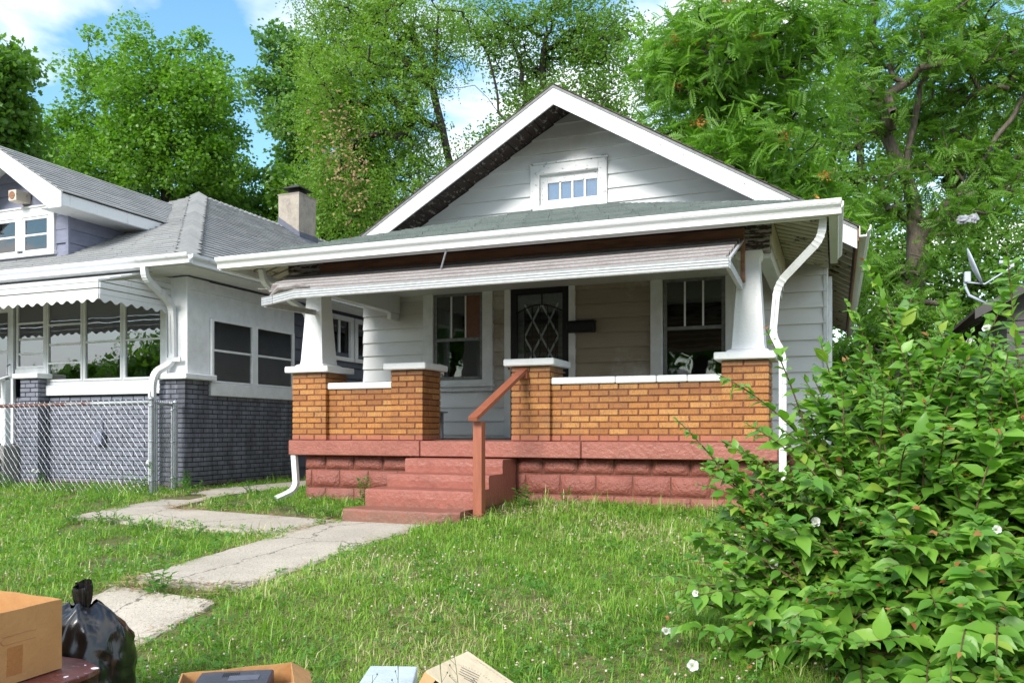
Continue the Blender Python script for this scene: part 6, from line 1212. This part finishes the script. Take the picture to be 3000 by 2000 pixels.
def build_grass():
    rng = np.random.default_rng(3); x, y = lawn_points(470000, rng); n = len(x); z = gz(x, y)
    tuft = np.clip((field(x, y, 2.6, 5) - .55)*3, 0, 1); dry = np.clip((field(x, y, .9, 9) - .56)*4.0, 0, 1)*.36 + .05; left = x < -4.4
    dist = np.hypot(x, y); h = rng.uniform(.018, .048, n)*(1 + .9*tuft + .35*(dist > 6)); long_ = rng.random(n) < .08; w_long = np.where(long_, 1.5, 1.0); h = np.where(long_, h*rng.uniform(1.6, 2.6, n), h)
    h = np.where((x > -3.4) & (y > 7.55) & (y < 8.1), h*1.5, h)
    w = rng.uniform(.0018, .0038, n)*(1 + .10*dist)*w_long; an = rng.uniform(0, 2*math.pi, n); lean = rng.uniform(.2, 2.3, n); dx, dy = np.cos(an), np.sin(an); sx, sy = -dy, dx
    B0 = np.stack([x-sx*w/2, y-sy*w/2, z-.01], 1); B1 = np.stack([x+sx*w/2, y+sy*w/2, z-.01], 1); mh = h*.6; mx = h*lean*.28; mh = mh*np.maximum(.5, 1-.2*lean)
    M0 = np.stack([x+dx*mx-sx*w*.4, y+dy*mx-sy*w*.4, z+mh], 1); M1 = np.stack([x+dx*mx+sx*w*.4, y+dy*mx+sy*w*.4, z+mh], 1); tx = h*lean*.85; Tp = np.stack([x+dx*tx, y+dy*tx, z+h*np.maximum(.25, 1-.30*lean)], 1)
    V = np.stack([B0, B1, M0, M1, Tp], 1).reshape(-1, 3); b = np.arange(n)*5; F = np.stack([np.stack([b, b+1, b+3], 1), np.stack([b, b+3, b+2], 1), np.stack([b+2, b+3, b+4], 1)], 1).reshape(-1, 3)
    t = rng.random(n)*.55 + .35*field(x, y, 1.1, 2); t = np.clip(t, 0, .92); t = np.where(rng.random(n) < dry*.95, .99, t)
    np_mesh('grass', V, F, 'grass', None, np.repeat(t, 5), kind='stuff')
    # clover and other low broad leaves
    x, y = lawn_points(90000, rng); k = (rng.random(len(x)) < np.clip(.25 + 1.3*(field(x, y, 1.5, 4)-.45), .05, 1)) | (x < -4.4) & (rng.random(len(x)) < .5); x, y = x[k], y[k]; n = len(x); P0 = np.stack([x, y, gz(x, y) + rng.uniform(.015, .06, n)], 1); A, Bx, N = frames(n, rng, 1.8, .3, 0)
    tv = []; tf = []
    for q in range(3):
        c, s = math.cos(q*2.094), math.sin(q*2.094); o = len(tv); tv += [(0, 0, 0)] + [(c*a - s*b_, s*a + c*b_, z_) for a, b_, z_ in ((.6, .42, .05), (1, 0, 0), (.6, -.42, .05))]; tf += [(o, o+1, o+2), (o, o+2, o+3)]
    V, F = scatter(P0, A, Bx, N, rng.uniform(.010, .020, n)*(1+.05*np.hypot(x, y)), np.array(tv), np.array(tf)); np_mesh('clover', V, F, 'weed', None, np.repeat(rng.random(n)*.9, len(tv)), kind='stuff')
    # clover heads
    x, y = lawn_points(9500, rng, pw=1.2); k = rng.random(len(x)) < np.clip(field(x, y, 1.2, 6)*1.6-.45, .05, .85); x, y = x[k], y[k]; n = len(x); P0 = np.stack([x, y, gz(x, y) + rng.uniform(.035, .075, n)], 1)
    oc = np.array([(1, 0, 0), (0, 1, 0), (-1, 0, 0), (0, -1, 0), (0, 0, .9), (0, 0, -.8), (.7, .7, .3), (-.7, .7, .3), (-.7, -.7, .3), (.7, -.7, .3)]); of = np.array([(0, 6, 4), (6, 1, 4), (1, 7, 4), (7, 2, 4), (2, 8, 4), (8, 3, 4), (3, 9, 4), (9, 0, 4), (1, 0, 5), (2, 1, 5), (3, 2, 5), (0, 3, 5)])
    A, Bx, N = frames(n, rng, 2.5, .2, 0); V, F = scatter(P0, A, Bx, N, rng.uniform(.0045, .0085, n), oc, of); np_mesh('clover_heads', V, F, 'clover', None, kind='stuff')
    # dry straw lying along the edges of the walks
    m = 5200; xs = []; ys = []
    for p in WALK:
        for i in range(len(p)):
            (xa, ya), (xb, yb) = p[i], p[(i+1) % len(p)]; q = 260; t = rng.random(q); xs.append(xa + (xb-xa)*t + rng.normal(size=q)*.05); ys.append(ya + (yb-ya)*t + rng.normal(size=q)*.05)
    q = 450; xs.append(rng.uniform(-4.35, -3.5, q)); ys.append(rng.normal(4.10, .06, q)); q = 700; xs.append(rng.uniform(-3.1, -.6, q)); ys.append(rng.normal(7.98, .06, q)); q = 240; xs.append(rng.normal(-3.05, .14, q)); ys.append(rng.normal(6.95, .10, q))
    q = 300; xs.append(rng.normal(-2.85, .2, q)); ys.append(rng.normal(7.6, .2, q))
    x, y = np.concatenate(xs), np.concatenate(ys); k = (y > 2.6) & (y < 9); x, y = x[k], y[k]; n = len(x); P0 = np.stack([x, y, gz(x, y) + rng.uniform(.02, .045, n)], 1); A, Bx, N = frames(n, rng, 1.5, .25, 0)
    V, F = scatter(P0, A, Bx, N, rng.uniform(.03, .09, n), np.array([(0, .02, 0), (0, -.02, 0), (.5, -.022, .05), (.5, .022, .05), (1, 0, 0)]), np.array([(0, 1, 2), (0, 2, 3), (3, 2, 4)])); np_mesh('straw', V, F, 'straw', None, kind='stuff')
build_grass()
# ------------------------------------------------------------------ weeds
def weed(name, label, x, y, h, n, spread, lsize, seed, group='weeds along the walks and walls', mat='weed', z0=None):
    rng = np.random.default_rng(seed); z = float(gz(x, y)) if z0 is None else z0; T = thing(name, label, 'weed', (x, y, z), group); P0 = []; A_ = []; st = MB()
    for k in range(n):
        a = rng.uniform(0, 6.28); l = h*rng.uniform(.5, 1.0); e = np.array([x + math.cos(a)*spread*rng.uniform(.3, 1), y + math.sin(a)*spread*rng.uniform(.3, 1), z + l]); b = np.array([x + math.cos(a)*spread*.2, y + math.sin(a)*spread*.2, z]); pts = [b + (e-b)*t + np.array([0, 0, .12*l*math.sin(math.pi*t)]) for t in np.linspace(0, 1, 5)]; st.tube([tuple(p) for p in pts], .0022, 4, caps=False)
        m = max(4, int(l/.022))
        for j in range(m):
            t = .15 + .85*j/m; P0.append(b + (e-b)*t + np.array([0, 0, .12*l*math.sin(math.pi*t)])); c = a + j*2.4; A_.append((math.cos(c), math.sin(c), .35))
    P0 = np.array(P0); A = np.array(A_); A /= np.linalg.norm(A, axis=1)[:, None]; N = np.tile([0, 0, 1.], (len(A), 1)) + rng.normal(size=A.shape)*.3; N -= A*np.sum(N*A, 1)[:, None]; N /= np.linalg.norm(N, axis=1)[:, None]
    V, F = scatter(P0, A, np.cross(N, A), N, lsize*rng.uniform(.6, 1.2, len(A)), LV*np.array([1, .7, 1]), LF); np_mesh('leaves', V, F, mat, T, np.repeat(rng.random(len(A))*.9, len(LV)), kind='stuff', smooth=True); st.build('stems', 'stem_green', T, kind='stuff'); return T
weed('weed', 'upright weed growing against the grey brick corner right of the fence', -7.95, 8.55, .30, 6, .10, .06, 1)
weed('weed', 'leafy weed growing against the red blocks left of the steps', -4.75, 7.75, .34, 9, .16, .055, 2)
weed('weed', 'broad leaved weed behind the foot of the red rail post', -2.86, 7.55, .26, 6, .12, .07, 3)
weed('weed', 'weed sprouting in front of the cut edge of the concrete walk', -3.95, 4.02, .22, 7, .13, .065, 4)
weed('weed', 'weed patch at the foot of the concrete stoop behind the fence', -11.2, 8.1, .32, 10, .35, .08, 5)
weed('weed', 'small weed against the foundation blocks right of the steps', -2.55, 7.95, .20, 4, .07, .05, 6)
k = 30
for i, (x, y, h, lb) in enumerate(((-8.0, 7.75, .30, 'weed clump round the foot of the galvanised corner post'), (-7.75, 8.25, .24, 'weed clump between the fence corner and the path'), (-7.4, 8.05, .2, 'low weed at the inner edge of the path by the grey brick'), (-8.6, 7.8, .22, 'weed under the fence mesh a step left of its corner post'), (-9.2, 7.9, .18, 'low weed at the middle of the fence'), (-10.5, 7.9, .26, 'weed at the left part of the fence'), (-6.1, 7.15, .16, 'leafy patch on the grass island beside the path fork'), (-5.4, 7.2, .17, 'leafy patch in the middle of the grass island before the porch'), (-5.0, 6.95, .13, 'leafy patch at the right end of the grass island'), (-5.9, 5.75, .16, 'leafy clump on the lawn edge below the path'), (-6.5, 5.95, .16, 'second leafy clump on the lawn edge below the path'), (-6.9, 5.9, .15, 'leafy clump near the left end of the path'), (-5.2, 5.6, .13, 'flat leafy clump where the path meets the walk'), (-4.7, 4.9, .10, 'flat leafy clump beside the left edge of the walk'), (-.3, 8.6, .3, 'weed at the right corner of the porch base'), (.3, 9.3, .35, 'weed beside the foundation of the white house'), (.2, 8.0, .3, 'weed on the lawn right of the porch behind the shrub'), (-6.75, 8.4, .18, 'weed beside the path near the left downspout'), (-4.6, 6.9, .14, 'leafy tuft touching the left end of the lowest step'), (-7.6, 7.0, .16, 'leafy patch at the bend of the path'))):
    weed('weed', lb, x, y, h, 10, .20, .05, k+i)
# dark thin stalks in front of the boxes
for i, (x, y, z, lb) in enumerate(((-2.46, 3.03, .02, 'thin dark stalk rising over the left part of the open carton'), (-2.33, 3.0, -.06, 'thin dark stalk over the right part of the open carton'), (-1.93, 2.8, .0, 'tall thin stalk left of the pale blue block'), (-1.66, 2.62, -.12, 'budded stalk before the left corner of the pale blue block'), (-1.58, 2.60, -.09, 'budded stalk before the middle of the pale blue block'), (-1.50, 2.66, -.06, 'budded stalk before the right corner of the pale blue block'), (-1.33, 2.72, .02, 'dark stalk crossing the printed carton lid'), (-1.25, 2.70, -.02, 'thin grey stalk leaning over the printed carton lid'))):
    rr_ = random.Random(60+i); z0 = float(gz(x, y)); T = thing('stalk', lb, 'weed', (x, y, z0), 'thin stalks in front of the boxes'); lean = rr_.uniform(-.05, .07); m = MB()
    pts = [(x + lean*t*t, y + .02*t, z0 + (z-z0)*t) for t in np.linspace(0, 1, 7)]; m.tube(pts, [.0028 - .0018*t for t in np.linspace(0, 1, 7)], 5)
    for j in range(7):
        t = .45 + .08*j; p = Vector((x + lean*t*t, y + .02*t, z0 + (z-z0)*t)); q = p + Vector((rr_.uniform(-.03, .03), rr_.uniform(-.02, .02), .03)); m.tube([p, q], .0008, 4); m.tube([q, q + Vector((0, 0, .006))], .0028, 5)
    m.build('stem', 'stem_green', T, kind='stuff')
# ------------------------------------------------------------------ things put out at the kerb
def sheet(m, p, a, b, th=.004):
    """thin board: corner p, edge vectors a and b"""
    p, a, b = map(Vector, (p, a, b)); n = a.cross(b).normalized()*th; return m.ext([p, p+a, p+a+b, p+b], n)
def carton(name, label, Cc, A, B, zt, zb, th=.006, group=None):
    C3 = Vector((Cc[0], Cc[1], zb)); a = Vector((A[0]-Cc[0], A[1]-Cc[1], 0)); b = Vector((B[0]-Cc[0], B[1]-Cc[1], 0)); h = Vector((0, 0, zt-zb)); T = thing(name, label, 'cardboard box', C3, group)
    def side(p, e, nm='side'):
        m = MB(); n = 10; nrm = e.cross(h).normalized(); r = random.Random(len(nm)+int(p.x*10)); vs = []
        for j in range(5):
            for i in range(n+1):
                w = .0015*math.sin(i*.9+j); q = p + e*(i/n) + h*(j/4) + nrm*w + Vector((0, 0, .0015*math.sin(i*1.3) if j == 4 else 0)); vs.append(q)
        fs = [(j*(n+1)+i, j*(n+1)+i+1, (j+1)*(n+1)+i+1, (j+1)*(n+1)+i) for j in range(4) for i in range(n)]; o = m.add(vs, fs).build(nm, 'card', T); o.modifiers.new('t', 'SOLIDIFY').thickness = th; return o
    side(C3, a); side(C3, b); side(C3+a, b); side(C3+b, a); m = MB(); sheet(m, C3 + Vector((0, 0, .004)), a, b); m.build('base', 'card_in', T); return T, C3, a, b, h
T, c3, a, b, h = carton('carton', 'open brown carton standing on the maroon table at the lower left', (-2.707, 2.268), (-2.683, 1.70), (-3.15, 2.31), .170, -.088)
n_ = a.cross(h).normalized(); n_ = n_ if n_.x > 0 else -n_
tp = MB(); q = c3 + a*.30 + n_*.0075; sheet(tp, q + Vector((0, 0, .03)), a.normalized()*.062, Vector((0, .004, .10)), .001); tp.build('tape', 'tape', T)
hs = MB(); q = c3 + a*.20 + n_*.0070 + h*.66; L = a.normalized()*.13
hs.tube([q, q+L*.3+Vector((0,0,.002)), q+L], .0015, 4); hs.tube([q+Vector((0,0,-.028)), q+L+Vector((0,0,-.028))], .0012, 4); hs.tube([q+L, q+L+Vector((0,0,-.014))+a*.02, q+L+Vector((0,0,-.028))], .0012, 4); hs.build('hand_slot', 'tape', T)
# maroon table under it
T = thing('side_table', 'scuffed maroon wooden table with paint drips under the brown carton', 'table', (-2.8, 2.0, -.5))
poly = [(-2.63, 2.36), (-2.585, 2.335), (-2.565, 2.27), (-2.55, 2.10), (-2.50, 1.60), (-3.3, 1.58), (-3.3, 2.40), (-2.75, 2.40)]
m = MB(); m.ext([(x, y, -.116) for x, y in poly], (0, 0, .024)); tt = m.build('tabletop', 'table', T); bv = tt.modifiers.new('b', 'BEVEL'); bv.width = .006; bv.segments = 2
bx('apron', 'leg_red', T, -2.66, -2.64, 1.68, 2.27, -.20, -.118, .002); bx('apron', 'leg_red', T, -3.2, -2.70, 2.26, 2.28, -.20, -.118, .002)
for x, y in ((-2.68, 2.245), (-2.63, 1.66), (-3.22, 2.25), (-3.22, 1.66)): m = MB(); m.add([(x-.02, y-.02, -.55), (x+.02, y-.02, -.55), (x+.02, y+.02, -.55), (x-.02, y+.02, -.55), (x-.026, y-.026, -.1185), (x+.026, y-.026, -.1185), (x+.026, y+.026, -.1185), (x-.026, y+.026, -.1185)], [(3,2,1,0), (0,1,5,4), (1,2,6,5), (2,3,7,6), (3,0,4,7), (4,5,6,7)]); m.build('leg', 'leg_red', T)
dp = MB(); 
for (x, y, rx, ry) in ((-2.592, 2.318, .016, .012), (-2.60, 2.20, .007, .010), (-2.66, 2.335, .005, .004)): dp.ext([(x+rx*math.cos(t), y+ry*math.sin(t), -.0915) for t in np.linspace(0, 6.283, 11)[:-1]], (0, 0, .001))
dp.build('paint_drip', 'petal', T, kind='stuff')
# black refuse bag with a tied neck
def bag():
    rng = np.random.default_rng(5); T = thing('refuse_bag', 'full shiny black plastic refuse bag with upright tied neck behind the brown carton', 'refuse bag', (-2.96, 2.62, -.45)); ctr = np.array([-2.985, 2.60]); nu, prof = 72, []
    zs = np.concatenate([np.linspace(-.47, .0, 26), np.linspace(.01, .068, 9)]); vs = []; ph = rng.uniform(0, 6.28, 24); am = rng.uniform(.3, 1, 24); fr_ = rng.integers(2, 14, 24)
    def fold(t, z):
        s = 0
        for k in range(24): s = s + am[k]*np.abs(np.sin(fr_[k]*.5*t + ph[k] + z*(k-12)*1.3))**3
        return s/24
    rows = []
    for i, z in enumerate(zs):
        u = (z+.47)/(.538); r0 = .195*(1.12-.22*u)*math.sqrt(max(0, 1 - max(0, (u-.50)/.515)**2.3)) + .028; r0 *= (1 - .35*max(0, .1-u)/.1*0); rows.append((z, r0, u))
    for z, r0, u in rows:
        for j in range(nu):
            t = 2*math.pi*j/nu; k = 1 - .42*fold(t, z*3) * (.35 + .9*u) + .07*math.sin(2*t+1+2*z*4) + .05*math.sin(3*t + 9*z); rr = max(.02, r0*k); vs.append((ctr[0]+rr*math.cos(t)*1.0 + .02*u, ctr[1]+rr*math.sin(t)*.85, z + .012*math.sin(5*t+z*20)*(u > .5)))
    n = len(zs); fs = [(i*nu+j, i*nu+(j+1) % nu, (i+1)*nu+(j+1) % nu, (i+1)*nu+j) for i in range(n-1) for j in range(nu)]
    MB().add(vs, fs).build('bag_body', 'bag', T, smooth=True)
    # neck and flared top
    vs = []; nu2 = 40; N_ = [(.055, .030), (.085, .026), (.10, .030), (.12, .036), (.145, .040), (.17, .043), (.185, .040)]
    for z, r0 in N_:
        for j in range(nu2):
            t = 2*math.pi*j/nu2; k = 1 + .22*math.sin(7*t + z*9) + .12*math.sin(12*t); zz = z + (.020*math.cos(t-1.2) if z > .15 else 0); vs.append((ctr[0]+.03 + r0*k*math.cos(t)*1.1, ctr[1]-.02 + r0*k*math.sin(t)*.45, zz-.03))
    fs = [(i*nu2+j, i*nu2+(j+1) % nu2, (i+1)*nu2+(j+1) % nu2, (i+1)*nu2+j) for i in range(len(N_)-1) for j in range(nu2)]
    MB().add(vs, fs).build('neck', 'bag', T, smooth=True)
    MB().tube([(ctr[0]+.03+.036*math.cos(t), ctr[1]-.02+.018*math.sin(t), .055) for t in np.linspace(0, 6.283, 16)], .005, 5).build('tie', 'bag', T)
bag()
# open carton at the bottom with a dark device in it
T, c3, a, b, h = carton('carton', 'open brown carton on the grass with a dark device inside it, centre bottom', (-2.31, 2.456), (-2.016, 2.733), (-2.139, 2.244), -.12, -.47)
fm = MB(); q = Vector((-2.016, 2.733, -.12)); sheet(fm, q, (Vector((-1.843, 2.516, -.12))-q), Vector((.055, .045, -.045)), .005); fm.build('flap', 'card', T)
T = thing('printer', 'dark blue grey device with vent slots inside the open carton', 'printer', (-2.06, 2.45, -.3))
rz = math.atan2(.277, .294)
def rbox(nm, mat, par, cx, cy, cz, w, d, h_, ang, c=.006):
    m = MB().box(-w/2, w/2, -d/2, d/2, -h_/2, h_/2, c); R = Matrix.Rotation(ang, 3, 'Z'); m.v = [tuple(R @ Vector(v) + Vector((cx, cy, cz))) for v in m.v]; return m.build(nm, mat, par)
pb = rbox('body', 'plastic_dark', T, -2.10, 2.50, -.225, .27, .20, .20, rz-.22)
for k in range(9): rbox('vent_slot', 'black', T, -2.16 + .006*k, 2.515 + .0035*k, -.1245, .003, .05, .002, rz-.22, 0)
rbox('panel', 'flashing', T, -2.065, 2.515, -.1235, .11, .06, .002, rz-.22, 0)
# pale blue block
T = thing('foam_block', 'pale blue box lid lying on the grass between the two cartons', 'box', (-1.6, 2.8, -.4))
m = MB(); P4 = [Vector(p) for p in ((-1.739, 2.878, -.14), (-1.558, 2.938, -.14), (-1.42, 2.62, -.14), (-1.61, 2.53, -.14))]; m.ext([p - Vector((0, 0, .30)) for p in P4], (0, 0, .30)); ob = m.build('lid', 'blue_pale', T); bv = ob.modifiers.new('b', 'BEVEL'); bv.width = .006; bv.segments = 2
# tilted pale carton with print
T = thing('printed_carton', 'tilted pale carton with a line drawing and small print, bottom edge right of centre', 'cardboard box', (-1.3, 2.9, -.3))
p0 = Vector((-1.402, 3.081, -.10)); e1 = Vector((-1.435, 2.767, -.10)) - p0; e2 = (Vector((-.992, 3.048, -.30)) - p0)*1.15; nz = e2.cross(e1).normalized(); nz = nz if nz.z > 0 else -nz
m = MB(); m.ext([p0, p0+e1*.97, p0+e1+e2*.02, p0+e1+e2, p0+e2], -nz*.006); top = m.build('top_panel', 'card_pale', T)
m = MB(); m.ext([p0 - nz*.007, p0+e1 - nz*.007, p0+e1-nz*.30, p0-nz*.30], e2*.012); m.build('side', 'card_pale', T); m = MB(); m.ext([p0+e1*1.0-nz*.007, p0+e1+e2-nz*.007, p0+e1+e2-nz*.3, p0+e1-nz*.3], -e1*.02); m.build('side', 'black', T)
m = MB(); m.ext([p0-nz*.007, p0+e2-nz*.007, p0+e2-nz*.3, p0-nz*.3], e1*.02); m.build('side', 'card_pale', T)
m = MB(); m.ext([p0+e1-nz*.0065, p0+e1-nz*.0065+e2*.1, p0+e1*1.10-nz*.05+e2*.1, p0+e1*1.03-nz*.05], nz*.003); m.build('flap', 'card_in', T)
pm = MB(); pp = MB(); u1, u2 = e1.normalized(), e2.normalized(); S = lambda a_, b_: p0 + e1*a_ + e2*b_ + nz*.0012
def ln(mm, a_, b_, c_, d_, w=.0012): mm.tube([S(a_, b_), S(c_, d_)], 0, sq=(w, .0006)) if False else mm.tube([S(a_, b_), S(c_, d_)], w, 4)
for k in range(4): ln(pm, .44+.055*k, .11+.012*k, .36+.055*k, .25+.012*k)
ln(pm, .62, .20, .52, .40); ln(pm, .50, .24, .66, .40); ln(pm, .56, .24, .60, .36)
for (a_, b_) in ((.50, .42), (.72, .30)): ln(pm, a_-.02, b_-.02, a_+.02, b_-.02, .0009); ln(pm, a_+.02, b_-.02, a_+.02, b_+.02, .0009); ln(pm, a_+.02, b_+.02, a_-.02, b_+.02, .0009); ln(pm, a_-.02, b_+.02, a_-.02, b_-.02, .0009)
pm.tube([S(.13+.014*math.cos(t), .42+.014*math.sin(t)) for t in np.linspace(0, 6.283, 12)], .001, 4)
for k in range(44):
    t = k/43*5.2+1.0; ln(pp, .55+.235*math.cos(t), .27+.20*math.sin(t), .55+.265*math.cos(t), .27+.225*math.sin(t), .0007)
for k in range(26):
    b_ = .50 + .016*k; ln(pp, .50+.008*k+.02*math.sin(k*.3), b_, .72+.010*k, b_-.01, .0006)
for k in range(9): ln(pp, .06+.008*(k % 2), .10+.033*k, .06+.008*(k % 2), .125+.033*k, .0011); ln(pp, .085, .10+.033*k, .085, .122+.033*k, .0008)
pm.build('print_mark', 'print', T, kind='stuff'); pp.build('print_shading', 'print_pale', T, kind='stuff')
